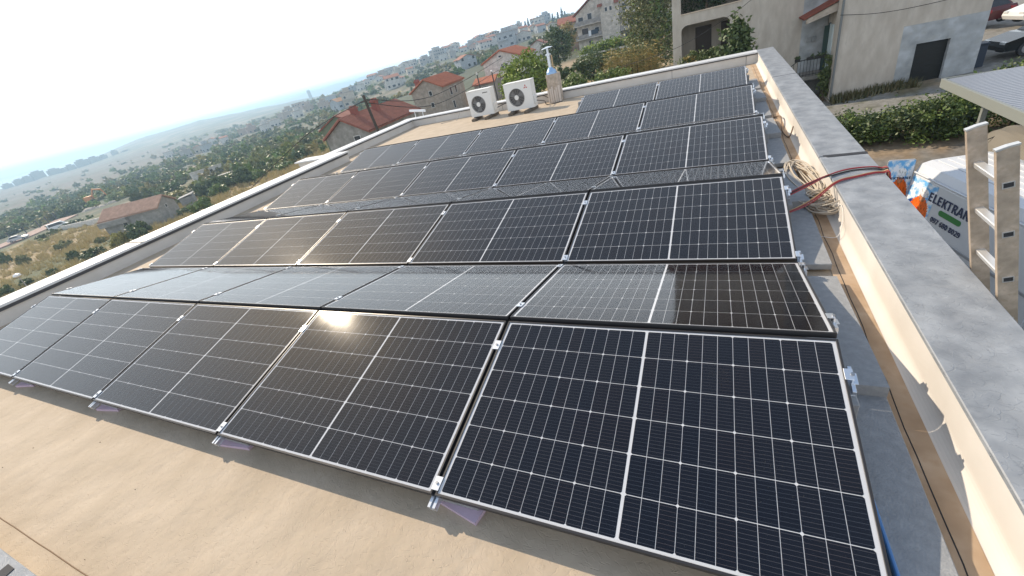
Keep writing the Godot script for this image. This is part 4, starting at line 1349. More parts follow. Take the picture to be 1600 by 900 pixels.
func hill_houses() -> void:
	var order := range(HILL_HOUSES.size())
	order.sort_custom(func(a, b): return atan2(HILL_HOUSES[a][0], -HILL_HOUSES[a][2]) < atan2(HILL_HOUSES[b][0], -HILL_HOUSES[b][2]))
	var q := RandomNumberGenerator.new()
	q.seed = 19
	var red := wall_mat("tiles_far", lin(0.42, 0.17, 0.10)); var orange := wall_mat("tiles_orange", lin(0.47, 0.25, 0.12)); var flat := wall_mat("flat_roof_far", lin(0.40, 0.36, 0.33))
	var n := 0
	for i in order:
		var h: Array = HILL_HOUSES[i].duplicate()
		n += 1
		var c: Array = WALLS[h[5]]
		var wm := wall_mat("wall_" + h[5], lin(c[0], c[1], c[2]))
		h[1] = maxf(h[1], ground_at(h[0], h[2]) - 0.3)
		var turn := atan2(-h[0], -h[2]) + q.randf_range(-0.6, 0.6)
		var w: float = maxf(h[3] * 0.95, 6.0); var tall: float = maxf(h[4], 5.5)
		var d := w * q.randf_range(0.7, 1.0)
		var wins := []
		var cols := clampi(int(w / 2.8), 2, 5); var rows := clampi(int(tall / 2.9), 1, 4)
		for r in rows:
			for k in cols:
				if q.randf() < 0.85: wins.append(["front", -w / 2 + w * (k + 0.5) / cols, 1.5 + r * (tall / rows), 1.3 if q.randf() < 0.7 else 2.0, 1.3])
			wins.append(["right", d * 0.5, 1.5 + r * (tall / rows), 1.3, 1.3])
			wins.append(["left", d * 0.5, 1.5 + r * (tall / rows), 1.3, 1.3])
		var where := "house on the far hillside, %s from the left" % ord_text(n)
		if h[6] == "flat":
			var o := thing("hill_house", "%s flat roofed %s" % [WORD[h[5]], where], "house", Vector3(h[0], h[1], h[2]), turn, "houses on the far hillside")
			solid("wall", Vector3(-w / 2, -6, -d), Vector3(w / 2, tall, 0), wm, o)
			solid("roof", Vector3(-w / 2 - 0.3, tall + 0.001, -d - 0.3), Vector3(w / 2 + 0.3, tall + 0.35, 0.3), flat, o)
			if n % 2 == 0: solid("roof_room", Vector3(-w / 4, tall + 0.352, -d * 0.8), Vector3(w / 4, tall + 2.6, -d * 0.25), wm, o)
			for r in range(1, rows): solid("balcony", Vector3(-w * 0.46, r * tall / rows - 0.1, 0.001), Vector3(w * (0.46 if n % 3 else 0.1), r * tall / rows + 0.75, 1.1), wm, o)
			for z in wins: window(o, z[0], w, d, z[1], z[2], z[3], z[4])
		else:
			gable_house("hill_house", "%s %s, with %s tiled roof" % [WORD[h[5]], where, h[6]], Vector3(h[0], h[1], h[2]), turn, w, d, tall * 0.8, w * 0.16, n % 2 == 0, wm, red if h[6] == "red" else orange, wins, [], 0.0, "houses on the far hillside", 6.0)
	n = 0
	var hz := wall_mat("city_wall", lin(0.20, 0.195, 0.19))
	var lo := range(CITY.size())
	lo.sort_custom(func(a, b): return atan2(CITY[a][0], -CITY[a][2]) < atan2(CITY[b][0], -CITY[b][2]))
	for i in lo:
		var c = CITY[i]
		n += 1
		var o := thing("city_block", "hazy apartment block on the far shore, %s from the left" % ord_text(n), "building", Vector3(c[0], c[1], c[2]), atan2(-c[0], -c[2]) + 0.3, "apartment blocks on the far shore")
		solid("wall", Vector3(-c[3] / 2, -8, -14), Vector3(c[3] / 2, c[4], 0), hz, o)
		solid("roof", Vector3(-c[3] * 0.3, c[4] + 0.001, -11), Vector3(c[3] * 0.25, c[4] + 2.2, -3), hz, o)
	var t := thing("tower_block", "single slender tower standing in the haze beyond the hillside", "tower", Vector3(-1199.9, -12.0, -1132.3), 0.9)
	solid("wall", Vector3(-5, -5, -5), Vector3(5, 24, 5), hz, t)
	solid("roof", Vector3(-3, 24.001, -3), Vector3(3, 26, 3), hz, t)

func near_houses() -> void:
	var tiles := wall_mat("roof_tiles", lin(0.33, 0.115, 0.075)); var pale := wall_mat("roof_tiles_pale", lin(0.54, 0.335, 0.245)); var bright := wall_mat("roof_tiles_bright", lin(0.47, 0.15, 0.075))
	var grey := wall_mat("render_grey", lin(0.36, 0.345, 0.32)); var beige := wall_mat("render_beige", lin(0.45, 0.38, 0.32)); var white := wall_mat("render_white", lin(0.76, 0.73, 0.69))
	# grey gable with red clay tiles, just left of the far corner
	gable_house("tiled_house", "grey gabled house with red clay tile roof and two brick chimneys behind the left corner", Vector3(-41.1, -9.2, -40.4), 0.06, 6.6, 12.0, 5.75, 1.75, false, grey, tiles, [["front", 1.4, 4.9, 0.9, 1.1], ["right", 2.2, 4.6, 1.0, 1.2], ["right", 6.0, 4.6, 1.0, 1.2]], [Vector3(0.25, 8.2, -2.6), Vector3(0.9, 8.3, -6.2)], 0.38)
	gable_house("green_house", "faded green gable wall peeking out behind the grey tiled house", Vector3(-53.4, -9.8, -52.0), 0.5, 5.6, 8.0, 6.4, 1.4, false, wall_mat("render_green", lin(0.20, 0.25, 0.17)), tiles, [["front", 0.5, 4.4, 0.9, 1.0]])
	gable_house("beige_house", "beige house with red roof behind the left air conditioner", Vector3(-46.9, -8.6, -68.6), 0.12, 6.2, 10.0, 6.35, 1.6, false, beige, bright, [["front", 0.6, 5.7, 0.55, 0.7], ["front", 0.4, 3.8, 0.55, 0.7], ["right", 3.2, 5.2, 0.8, 1.2], ["right", 5.6, 5.2, 0.8, 1.2], ["right", 3.2, 2.9, 0.8, 1.2]], [Vector3(-2.0, 7.9, -1.2)], 0.3)
	gable_house("beige_annex", "low annex with orange roof on the right of the beige house", Vector3(-40.6, -8.6, -78.5), 0.12, 4.0, 5.0, 4.7, 0.8, true, beige, bright, [["front", 0.2, 3.6, 1.4, 1.2]])
	gable_house("white_house", "tall white gabled house with red roof between air conditioners and pine", Vector3(-39.0, -8.4, -85.3), 0.1, 8.0, 11.0, 7.4, 1.6, false, white, bright, [["front", 0.0, 6.3, 0.5, 0.75], ["front", 0.75, 6.3, 0.5, 0.75], ["front", -0.2, 8.1, 0.5, 0.3], ["front", 2.1, 4.6, 1.5, 0.3], ["right", 4, 5.0, 1.0, 1.2]], [], 0.32)
	gable_house("white_red_house", "white gabled house with red roof partly behind the pine", Vector3(-50.6, -6.2, -140.0), 0.25, 9.5, 12.0, 3.9, 2.4, false, white, tiles, [["front", -1.5, 3.0, 1.1, 1.2], ["front", 2.0, 3.0, 1.1, 1.2]])
	# house with long pinkish roof below on the left
	var o := gable_house("long_house", "long grey house with pale pink tiled roof below the left parapet", Vector3(-101.0, -13.2, -39.9), 0.503, 11.2, 5.6, 3.3, 1.55, true, grey, pale, [["right", 2.6, 2.9, 0.5, 0.5], ["front", -1.5, 2.0, 0.8, 0.9]], [], 0.3)
	solid("roof_step", Vector3(-5.9, 2.2, 0.001), Vector3(-0.4, 3.15, 0.75), grey, o)
	# shed and site trailer
	var s := thing("garden_shed", "small grey shed among bushes right of the long house", "shed", Vector3(-103.5, -12.9, -52.3), 0.9)
	solid("wall", Vector3(-1.3, -0.5, -1.3), Vector3(1.3, 2.0, 1.3), wall_mat("shed_grey", lin(0.34, 0.35, 0.36)), s)
	var b := MB.new()
	b.prism([Vector2(-1.5, 2.001), Vector2(1.5, 2.4), Vector2(1.5, 2.5), Vector2(-1.5, 2.1)], Vector3(0, 0, 1.5), Vector3(1, 0, 0), Vector3(0, 1, 0), Vector3(0, 0, -3))
	build(b, "roof", wall_mat("shed_roof", lin(0.5, 0.5, 0.5)), s)
	s = thing("site_trailer", "long white trailer with three dark windows on the left slope", "trailer", Vector3(-152.3, -13.7, -87.5), 1.20)
	solid("wall", Vector3(-4.6, -0.8, -1.3), Vector3(4.6, 2.3, 1.3), white, s)
	b = MB.new()
	b.prism([Vector2(-1.5, 2.301), Vector2(1.5, 2.301), Vector2(1.4, 2.5), Vector2(-1.4, 2.7)], Vector3(-4.8, 0, 0), Vector3(0, 0, -1), Vector3(0, 1, 0), Vector3(9.6, 0, 0))
	build(b, "roof", wall_mat("trailer_roof", lin(0.62, 0.57, 0.50)), s)
	for x in [-0.6, 1.2, 2.9]:
		var w := MeshInstance3D.new()
		solid("window", Vector3(x - 0.45, 0.9, 1.301), Vector3(x + 0.45, 1.9, 1.33), mat("window_pane", lin(0.025, 0.028, 0.032), 0.12), s)
		w.free()
	s = thing("lean_to", "pale flat roof of a small lean-to below the trailer", "shed", Vector3(-118.0, -12.4, -72.5), 0.9)
	solid("wall", Vector3(-2.2, -0.5, -1), Vector3(2.2, 1.3, 1), grey, s)
	solid("roof", Vector3(-2.5, 1.301, -1.3), Vector3(2.5, 1.42, 1.3), wall_mat("trailer_roof", lin(0.62, 0.57, 0.50)), s)
	apartments()
	neighbour()
	street_left()

func apartments() -> void:
	var o := thing("apartment_building", "white apartment building with long balconies and red roof behind the vine pergola", "building", Vector3(-25.4, -4.0, -121.0), 0.0)
	var white := wall_mat("apartment_white", lin(0.62, 0.57, 0.51)); var rail := wall_mat("balcony_grey", lin(0.36, 0.34, 0.33)); var tiles := wall_mat("roof_tiles", lin(0.33, 0.115, 0.075))
	var b := MB.new()
	b.prism([Vector2(-7.4, -2), Vector2(-0.95, -2), Vector2(-0.95, 10.6), Vector2(-2.3, 10.6), Vector2(-7.4, 7.4)], Vector3.ZERO, Vector3(1, 0, 0), Vector3(0, 1, 0), Vector3(0, 0, -10))
	build(b, "left_wing", white, o)
	b = MB.new()
	b.prism([Vector2(-8.0, 7.2), Vector2(-2.3, 10.8), Vector2(-2.3, 11.1), Vector2(-8.0, 7.5)], Vector3(0, 0, 0.6), Vector3(1, 0, 0), Vector3(0, 1, 0), Vector3(0, 0, -11.2))
	b.box(Vector3(-2.29, 10.8, -10.6), Vector3(7.6, 11.1, 0.6))
	build(b, "roof", tiles, o)
	solid("stair_tower", Vector3(-0.949, -2, -3), Vector3(3.4, 9.2, 1.4), white, o)
	for x in [-0.95, 3.0]: solid("tower_roof", Vector3(x - 0.5, 7.9, 1.401), Vector3(x + 0.6, 8.5, 1.9), tiles, o)
	solid("right_wing", Vector3(3.401, -2, -10), Vector3(7.6, 10.6, -0.6), white, o)
	for q in [[-8.0, -1.0, 1.9], [-8.0, -1.0, 4.9]]:
		var p := solid("balcony", Vector3(q[0], q[2], 0.001), Vector3(q[1], q[2] + 0.16, 1.3), white, o)
		solid("railing", Vector3(q[0], q[2] + 0.161, 1.2), Vector3(q[1], q[2] + 1.1, 1.28), rail, p)
		solid("railing", Vector3(q[0], q[2] + 0.161, 0.002), Vector3(q[0] + 0.08, q[2] + 1.1, 1.199), rail, p)
	for y in [1.9, 4.9]:
		var p := solid("balcony", Vector3(3.5, y, -0.599), Vector3(7.9, y + 0.16, 1.3), white, o)
		solid("railing", Vector3(3.5, y + 0.161, 1.2), Vector3(7.9, y + 1.05, 1.28), rail, p)
	for q in [[-4.2, 0.8, 1.0, 1.2, 0.0], [-3.9, 6.6, 1.0, 1.2, 0.0], [-5.4, 3.3, 1.6, 1.9, 0.0], [-2.4, 3.3, 1.0, 1.2, 0.0], [-6.2, 6.2, 1.2, 1.2, 0.0], [0.5, 7.1, 0.55, 0.8, 1.4], [1.6, 7.1, 0.55, 0.8, 1.4], [5.6, 0.4, 2.6, 2.2, -0.6], [4.4, 6.4, 1.0, 2.0, -0.6], [6.2, 3.4, 2.4, 1.9, -0.6]]:
		window(o, "front", 0, 0, q[0], q[1], q[2], q[3])
		var last := o.get_child(o.get_child_count() - 1) as Node3D
		last.position.z += q[4]
	solid("drain_pipe", Vector3(-1.12, -2, 0.002), Vector3(-1.0, 7.3, 0.12), mat("pipe_grey", lin(0.25, 0.25, 0.26), 0.5), o)
	solid("laundry", Vector3(-3.6, 2.6, 1.3), Vector3(-1.9, 3.6, 1.36), mat("cloth_navy", lin(0.03, 0.045, 0.07), 0.9), o)
	solid("laundry", Vector3(-4.3, 2.4, 1.3), Vector3(-3.65, 3.6, 1.35), mat("cloth_white", lin(0.65, 0.68, 0.72), 0.9), o)
	# house behind it
	gable_house("brick_house", "brown house with balcony squeezed at the left of the apartment building", Vector3(-37.2, -4.8, -132), 0.2, 7.0, 8, 7.2, 1.4, true, wall_mat("render_brown", lin(0.36, 0.26, 0.20)), tiles, [["front", 1.5, 5.6, 1.6, 1.4], ["front", -1.5, 5.6, 1.2, 1.4]])

func neighbour() -> void:
	# the plastered house on the right; axes as ours
	var o := thing("neighbour_house", "large weathered plaster house with loggias, porch and dark garage door at upper right", "house", Vector3(0, 0, 0))
	var pl := mat("house_plaster", Color.WHITE, 0.95)
	var st := noise_image(512, 0.012, 91, 5); var st2 := noise_image(512, 0.03, 92, 4)
	pl.albedo_texture = ramp_texture(st, lin(0.43, 0.375, 0.315), lin(0.58, 0.525, 0.455), st2, lin(0.47, 0.42, 0.36))
	world_mapped(pl, 5.0)
	pl.uv1_scale = Vector3(0.32, 0.11, 0.32)
	var white := wall_mat("house_white", lin(0.52, 0.54, 0.56))
	# wall A with two openings on the left
	var za := -31.0
	var parts := [[-3.10, -5.6, -2.60, 8.4], [-2.599, 0.20, 0.60, 0.78], [-2.599, -5.6, 0.05, -1.9], [0.601, -5.6, 3.68, 8.4], [0.051, -5.6, 0.60, 0.199], [-2.599, 2.6, 0.60, 8.4]]
	for p in parts: solid("wall", Vector3(p[0], p[1], za - 0.3), Vector3(p[2], p[3], za), pl, o)
	solid("side_wall", Vector3(-3.10, -5.6, za - 9), Vector3(-2.85, 8.4, za - 0.3001), pl, o)
	solid("loggia_back", Vector3(-2.849, -5.6, za - 2.7), Vector3(3.6, 8.4, za - 2.5), pl, o)
	solid("loggia_side", Vector3(0.70, -5.6, za - 2.499), Vector3(0.95, 8.4, za - 0.301), pl, o)
	solid("loggia_ceiling", Vector3(-2.849, 2.6, za - 2.499), Vector3(0.699, 2.8, za - 0.301), pl, o)
	solid("loggia_floor", Vector3(-2.849, -2.5, za - 2.499), Vector3(0.699, -2.3, za - 0.301), pl, o)
	for x in [-1.9, -0.4]: solid("loggia_door", Vector3(x, -2.299, za - 2.499), Vector3(x + 0.95, -0.15, za - 2.44), mat("loggia_wood", lin(0.05, 0.032, 0.022), 0.5), o)
	solid("loggia_floor", Vector3(-2.849, 0.45, za - 2.499), Vector3(0.699, 0.6, za - 0.301), pl, o)
	solid("sill", Vector3(-2.62, 0.781, za - 0.32), Vector3(0.62, 0.83, za + 0.05), mat("sill_cream", lin(0.62, 0.50, 0.38), 0.8), o)
	for c in [[-2.599, 1], [0.0505, -1]]:   # rounded upper corners of the lower opening
		var b := MB.new()
		var poly := [Vector2(0, 0.199)]
		for k in 6: poly.append(Vector2((0.35 - 0.35 * sin(PI / 2 * k / 5.0)) , 0.199 - 0.30 + 0.30 * cos(PI / 2 * k / 5.0) * 0.0 + 0.0))
		poly = [Vector2(0, 0.199), Vector2(0, -0.12), Vector2(0.03, 0.0), Vector2(0.10, 0.10), Vector2(0.22, 0.17), Vector2(0.36, 0.199)]
		b.prism(poly, Vector3(c[0], 0, za - 0.001), Vector3(c[1], 0, 0), Vector3(0, 1, 0), Vector3(0, 0, -0.298))
		build(b, "arch_corner", pl, o)
	# recess wall and block B
	solid("recess_wall", Vector3(3.681, -5.6, za - 0.301), Vector3(4.90, 8.4, za - 0.001), white, o)
	var zb := -28.4
	solid("wall", Vector3(4.93, -5.6, -36), Vector3(7.56, 8.4, zb), pl, o)
	solid("wall", Vector3(7.561, -1.87, -36), Vector3(10.58, 8.4, zb - 0.04), pl, o)
	solid("garage_wall", Vector3(7.561, -5.6, zb - 0.4), Vector3(8.19, -1.871, zb - 0.02), white, o)
	solid("garage_wall", Vector3(9.43, -5.6, zb - 0.4), Vector3(10.58, -1.871, zb - 0.02), white, o)
	solid("garage_wall", Vector3(8.191, -2.74, zb - 0.4), Vector3(9.429, -1.871, zb - 0.02), white, o)
	solid("gable_end", Vector3(10.30, -5.6, -36), Vector3(10.579, -1.871, zb - 0.401), white, o)
	var g := solid("garage_door", Vector3(8.191, -5.0, zb - 0.34), Vector3(9.429, -2.741, zb - 0.28), mat("garage_black", lin(0.010, 0.011, 0.011), 0.5), o)
	for i in 7: solid("slat", Vector3(8.2, -4.6 + i * 0.26, zb - 0.279), Vector3(9.42, -4.6 + i * 0.26 + 0.235, zb - 0.268), mat("garage_black", lin(0.010, 0.011, 0.011), 0.5), g)
	var b := MB.new()
	b.tube([Vector3(4.98, -5.2, zb + 0.06), Vector3(4.98, 4, zb + 0.06)], 0.05, 8)
	build(b, "downpipe", mat("downpipe_grey", lin(0.17, 0.18, 0.18), 0.6), o)
	solid("eaves", Vector3(-3.6, 8.401, -40.5), Vector3(11.1, 8.65, zb + 0.5), wall_mat("roof_tiles", lin(0.33, 0.115, 0.075)), o)
	for q in [[5.6, 1.6], [8.4, 1.6], [5.6, 4.6], [8.4, 4.6]]:
		solid("shutter_window", Vector3(q[0], q[1], zb + 0.001), Vector3(q[0] + 1.1, q[1] + 1.4, zb + 0.05), mat("shutter_green", lin(0.05, 0.09, 0.07), 0.6), o)
	# porch hood of red tiles
	b = MB.new()
	tiled(b, Vector3(3.50, -0.72, -31.0), Vector3(3.50, -0.72, -29.1), Vector3(1.42, 0.55, 0), 0.2)
	b.quad(Vector3(3.50, -0.74, -29.1), Vector3(3.50, -0.74, -31.0), Vector3(4.92, -0.19, -31.0), Vector3(4.92, -0.19, -29.1))
	build(b, "porch_roof", wall_mat("porch_tiles", lin(0.28, 0.085, 0.055)), o)
	b = MB.new()
	b.prism([Vector2(3.62, -0.95), Vector2(4.92, -0.62), Vector2(4.92, -0.22), Vector2(3.62, -0.72)], Vector3(0, 0, -29.18), Vector3(1, 0, 0), Vector3(0, 1, 0), Vector3(0, 0, -0.12))
	build(b, "porch_gable", wall_mat("porch_cream", lin(0.58, 0.50, 0.42)), o)
	# door leaf on the side of block B, with green frame
	var dr := solid("door", Vector3(4.88, -3.55, -30.3), Vector3(4.929, -1.25, -29.45), mat("door_pale", lin(0.55, 0.62, 0.62), 0.4), o)
	solid("door_frame", Vector3(4.84, -3.55, -30.42), Vector3(4.925, -1.2, -30.301), mat("door_green", lin(0.03, 0.06, 0.05), 0.6), dr)
	solid("open_leaf", Vector3(4.10 + 0.55, -3.5, -30.36), Vector3(4.83, -1.3, -30.31), mat("door_green", lin(0.03, 0.06, 0.05), 0.6), dr)
	for x in [3.98, 4.22]: solid("meter_box", Vector3(x, -2.05, za), Vector3(x + 0.18, -1.78, za + 0.07), wall_mat("meter_grey", lin(0.40, 0.41, 0.42)), o)
	# landing, steps, railing
	solid("landing", Vector3(3.40, -3.75, -30.98), Vector3(4.92, -3.56, -29.35), wall_mat("landing_concrete", lin(0.34, 0.32, 0.29)), o)
	solid("landing_pier", Vector3(3.42, -5.3, -29.6), Vector3(3.62, -3.751, -29.4), white, o)
	for i in 5: solid("step", Vector3(3.399 - (i + 1) * 0.28, -5.3, -30.9), Vector3(3.398 - i * 0.28, -3.75 - i * 0.18, -29.4), wall_mat("landing_concrete", lin(0.34, 0.32, 0.29)), o)
	var iron := mat("railing_iron", lin(0.012, 0.013, 0.014), 0.5)
	b = MB.new()
	b.tube([Vector3(2.2, -3.55, -29.4), Vector3(3.42, -2.72, -29.4), Vector3(4.85, -2.62, -29.4)], 0.022, 6)
	b.tube([Vector3(3.42, -3.48, -29.4), Vector3(4.85, -3.45, -29.4)], 0.016, 6)
	for i in 10: b.tube([Vector3(3.45 + i * 0.15, -3.56, -29.4), Vector3(3.45 + i * 0.15, -2.66, -29.4)], 0.011, 5)
	for i in 5: b.tube([Vector3(3.28 - i * 0.22, -3.7 - i * 0.14, -29.4), Vector3(3.28 - i * 0.22, -2.82 - i * 0.15, -29.4)], 0.011, 5)
	build(b, "railing", iron, o)
	for i in 2:
		var fx: float = [3.42, 4.3][i]
		var p := thing("flower_box", ["dark potted plant on the porch railing post", "long flower box with dark plants on the porch railing"][i], "flower box", Vector3(fx, -2.72, -29.34))
		solid("box", Vector3(-0.12 if i == 0 else -0.45, 0, -0.09), Vector3(0.12 if i == 0 else 0.45, 0.14, 0.09), mat("box_dark", lin(0.03, 0.028, 0.026), 0.8), p)
		build(crown(70 + i, Vector3(0.16 if i == 0 else 0.45, 0.10, 0.12), 14, 16, 0.04, "dark"), "plant", leaf_mat(), p).position.y = 0.18
	# clutter under the landing: an ornament figure-like vase and a yellow bucket
	var v := thing("garden_ornament", "white and blue garden ornament standing below the porch", "ornament", Vector3(3.75, -5.02, -28.9))
	b = MB.new()
	b.lathe([Vector2(0, 0), Vector2(0.17, 0), Vector2(0.20, 0.12), Vector2(0.10, 0.22), Vector2(0.0, 0.22)], Vector3.ZERO, 14)
	build(b, "base", mat("ornament_blue", lin(0.03, 0.12, 0.36), 0.5), v)
	b = MB.new()
	b.lathe([Vector2(0.09, 0.221), Vector2(0.16, 0.34), Vector2(0.12, 0.5), Vector2(0.06, 0.58), Vector2(0.10, 0.68), Vector2(0.14, 0.74), Vector2(0.0, 0.76)], Vector3.ZERO, 14)
	build(b, "vase", mat("ornament_white", lin(0.62, 0.66, 0.70), 0.4), v)
	v = thing("bucket", "yellow bucket on the ground below the porch ornament", "bucket", Vector3(3.86, -5.0, -28.45))
	b = MB.new()
	b.lathe([Vector2(0, 0), Vector2(0.10, 0), Vector2(0.13, 0.24), Vector2(0.118, 0.24), Vector2(0.09, 0.02), Vector2(0, 0.02)], Vector3.ZERO, 14)
	build(b, "pail", mat("bucket_yellow", lin(0.55, 0.32, 0.04), 0.5), v)
	b = MB.new()
	b.tube([Vector3(-0.13, 0.235, 0), Vector3(0, 0.32, 0.05), Vector3(0.13, 0.235, 0)], 0.006, 5)
	build(b, "handle", M.alu, v)
	# plants in the loggias
	for i in 3:
		var p: Vector3 = [Vector3(-1.2, 0.60, -31.9), Vector3(-1.9, -2.9, -30.2), Vector3(-0.9, -2.9, -29.6)][i]
		tree("loggia_plant", ["dark foliage filling the upper loggia opening", "leafy plant with pale flowers before the lower loggia", "leafy plant right of the flowering one before the lower loggia"][i], "plant", p, 1.0, Vector3(1.5, 1.0, 0.5) if i == 0 else Vector3(0.8, 0.75, 0.5), 60, 40, 0.07, "cypress" if i == 0 else "mixed", "ball", 50 + i, "plants at the loggias", "reed" if i == 1 else "", 0.25)
	# wires on the wall
	b = MB.new()
	b.tube(curve([Vector3(4.9, -0.77, zb + 0.1), Vector3(6.5, -1.02, zb + 0.35), Vector3(8.5, -1.05, zb + 0.4), Vector3(11.2, -0.9, zb + 0.3)], 8), 0.013, 5)
	tag(build(b, "wall_wire", M.rubber), "thin black wire sagging across the neighbouring house wall above the garage", "wire")
	b = MB.new()
	b.tube(curve([Vector3(2.6, 1.25, -30.8), Vector3(1.2, 0.78, -30.6), Vector3(0.1, 0.25, -30.4), Vector3(-3.2, -0.9, -30.2), Vector3(-9.0, -1.7, -34.0)], 8), 0.013, 5)
	tag(build(b, "wall_wire", M.rubber), "thin black wire crossing the loggias of the neighbouring house", "wire")

func street_left() -> void:
	# pinkish paved road with a row of dark posts on the left, a light wall below it
	var b := MB.new()
	var line := [Vector3(-173, 0, -26), Vector3(-171, 0, -38), Vector3(-176, 0, -48), Vector3(-186, 0, -58), Vector3(-196, 0, -66)]
	var nrm := Vector3(-9, 0, 3)
	for i in line.size() - 1:
		var q := []
		for e in [line[i], line[i + 1], line[i + 1] + nrm, line[i] + nrm]: q.append(Vector3(e.x, ground_at(e.x, e.z) + 0.5, e.z))
		b.quad(q[0], q[1], q[2], q[3])
		for k in 4:
			var a: Vector3 = q[k]; var c: Vector3 = q[(k + 1) % 4]
			b.quad(a - Vector3(0, 2, 0), c - Vector3(0, 2, 0), c, a)
	struct(b, "road", wall_mat("road_pink", lin(0.44, 0.30, 0.25)))
	for i in 9:
		var t := i / 8.0 * 3.99
		var k := int(t)
		var p: Vector3 = (line[k] as Vector3).lerp(line[k + 1], t - k) + Vector3(-8.6, 0, 2.8)
		var s := thing("road_post", "dark post beside the pinkish road on the left, %s from the left" % ORD_LONG[i], "post", Vector3(p.x, ground_at(p.x, p.z), p.z), 0, "posts along the pinkish road")
		solid("shaft", Vector3(-0.12, 0, -0.12), Vector3(0.12, 2.7, 0.12), mat("post_dark", lin(0.06, 0.06, 0.065), 0.8), s)
		solid("cap", Vector3(-0.2, 2.701, -0.2), Vector3(0.2, 2.8, 0.2), mat("post_dark", lin(0.06, 0.06, 0.065), 0.8), s)
	var w := thing("garden_wall", "light stone wall along the field, left of the long house", "wall", Vector3(0, 0, 0))
	b = MB.new()
	var pts := [Vector3(-158.6, 0, -48.2), Vector3(-152, 0, -49.5), Vector3(-145.7, 0, -50.6), Vector3(-139, 0, -51.5)]
	for i in 3:
		var A: Vector3 = pts[i]; var B: Vector3 = pts[i + 1]
		A.y = ground_at(A.x, A.z); B.y = ground_at(B.x, B.z)
		var off := Vector3(-0.2, 0, -0.4)
		b.quad(A, B, B + Vector3(0, 1.3, 0), A + Vector3(0, 1.3, 0))
		b.quad(A + Vector3(0, 1.3, 0), B + Vector3(0, 1.3, 0), B + Vector3(0, 1.3, 0) + off, A + Vector3(0, 1.3, 0) + off)
	build(b, "wall", M.render_white, w)
	car("delivery_van", "small white van parked by the pinkish road on the left", "van", Vector3(-164.5, -14.3, -50.0), 1.2, mat("paint_white", lin(0.70, 0.70, 0.70), 0.3), "van")
	car("parked_car", "pale car half hidden by bushes at the left road", "car", Vector3(-173.6, -14.4, -43.6), 0.9, mat("paint_silver", lin(0.5, 0.5, 0.52), 0.35, 0.3), "car")
	# orange digger on the building site
	var dg := thing("digger", "orange digger on the rubble beyond the pinkish road", "digger", Vector3(-235.0, -16.4, -86.0), 0.6)
	var org := mat("digger_orange", lin(0.55, 0.20, 0.04), 0.6)
	solid("cab", Vector3(-1.4, 0.9, -1.2), Vector3(1.2, 2.9, 1.2), org, dg, 0.1)
	solid("track", Vector3(-2.0, -0.4, -1.4), Vector3(2.0, 0.899, 1.4), M.rubber, dg, 0.15)
	b = MB.new()
	b.tube([Vector3(1.2, 1.8, 0), Vector3(3.2, 5.0, 0), Vector3(6.2, 4.2, 0)], 0.35, 6)
	b.tube([Vector3(6.2, 4.2, 0), Vector3(6.8, 1.6, 0)], 0.25, 6)
	build(b, "boom", org, dg)
	var pale := wall_mat("rubble_pale", lin(0.52, 0.45, 0.38))
	var q := RandomNumberGenerator.new(); q.seed = 29
	for i in 7:
		var a := deg_to_rad(-72.4 + i * 0.95); var d := q.randf_range(205, 265)
		var x := sin(a) * d; var z := -cos(a) * d
		var s := thing("rubble_heap", "pale heap of rubble on the site behind the long house, %s from the left" % ord_text(i + 1), "rubble", Vector3(x, ground_at(x, z) - 0.2, z), q.randf() * 3.0, "rubble heaps on the building site")
		var hb := MB.new()
		var hh := q.randf_range(0.6, 1.6); var rr := q.randf_range(1.6, 3.6)
		var top := Vector3(q.randf_range(-0.5, 0.5), hh, 0)
		for k in 10:
			var a0 := TAU * k / 10; var a1 := TAU * (k + 1) / 10
			var r0 := rr * (0.8 + 0.35 * sin(k * 2.7 + i)); var r1 := rr * (0.8 + 0.35 * sin(((k + 1) % 10) * 2.7 + i))
			var p0 := Vector3(cos(a0) * r0, 0, -sin(a0) * r0); var p1 := Vector3(cos(a1) * r1, 0, -sin(a1) * r1)
			var m0 := p0 * 0.55 + Vector3(0, hh * 0.7, 0); var m1 := p1 * 0.55 + Vector3(0, hh * 0.7, 0)
			hb.quad(p0, p1, m1, m0); hb.tri(m0, m1, top)
		build(hb, "heap", pale, s)
	# lamp just beyond the near left parapet
	var lp := thing("street_lamp", "white hooded street lamp just beyond the near left parapet", "street lamp", Vector3(-58.0, -11.3, -12.0))
	b = MB.new()
	b.tube([Vector3(0, 0, 0), Vector3(0, 4.95, 0)], 0.06, 8, true, 0.04)
	build(b, "pole", mat("pole_grey", lin(0.3, 0.3, 0.3), 0.5), lp)
	b = MB.new()
	b.lathe([Vector2(0, 4.9), Vector2(0.2, 4.95), Vector2(0.30, 5.05), Vector2(0.24, 5.2), Vector2(0.0, 5.3)], Vector3.ZERO, 16)
	build(b, "hood", mat("lamp_white", lin(0.75, 0.75, 0.74), 0.4), lp)
	# wooden pole and wires behind the corner
	var up := thing("utility_pole", "dark wooden utility pole leaning before the red tile roof", "utility pole", Vector3(-23.2, -8.2, -25.8))
	b = MB.new()
	b.tube([Vector3(0, 0, 0), Vector3(-0.35, 9.05, 0.25)], 0.14, 10, true, 0.10)
	build(b, "pole", mat("pole_wood", lin(0.07, 0.055, 0.045), 0.9), up)
	solid("insulator_arm", Vector3(-0.75, 8.6, 0.2), Vector3(0.05, 8.7, 0.3), mat("pole_wood", lin(0.07, 0.055, 0.045), 0.9), up)
	var top := Vector3(-23.5, 0.55, -25.6)
	var i := 0
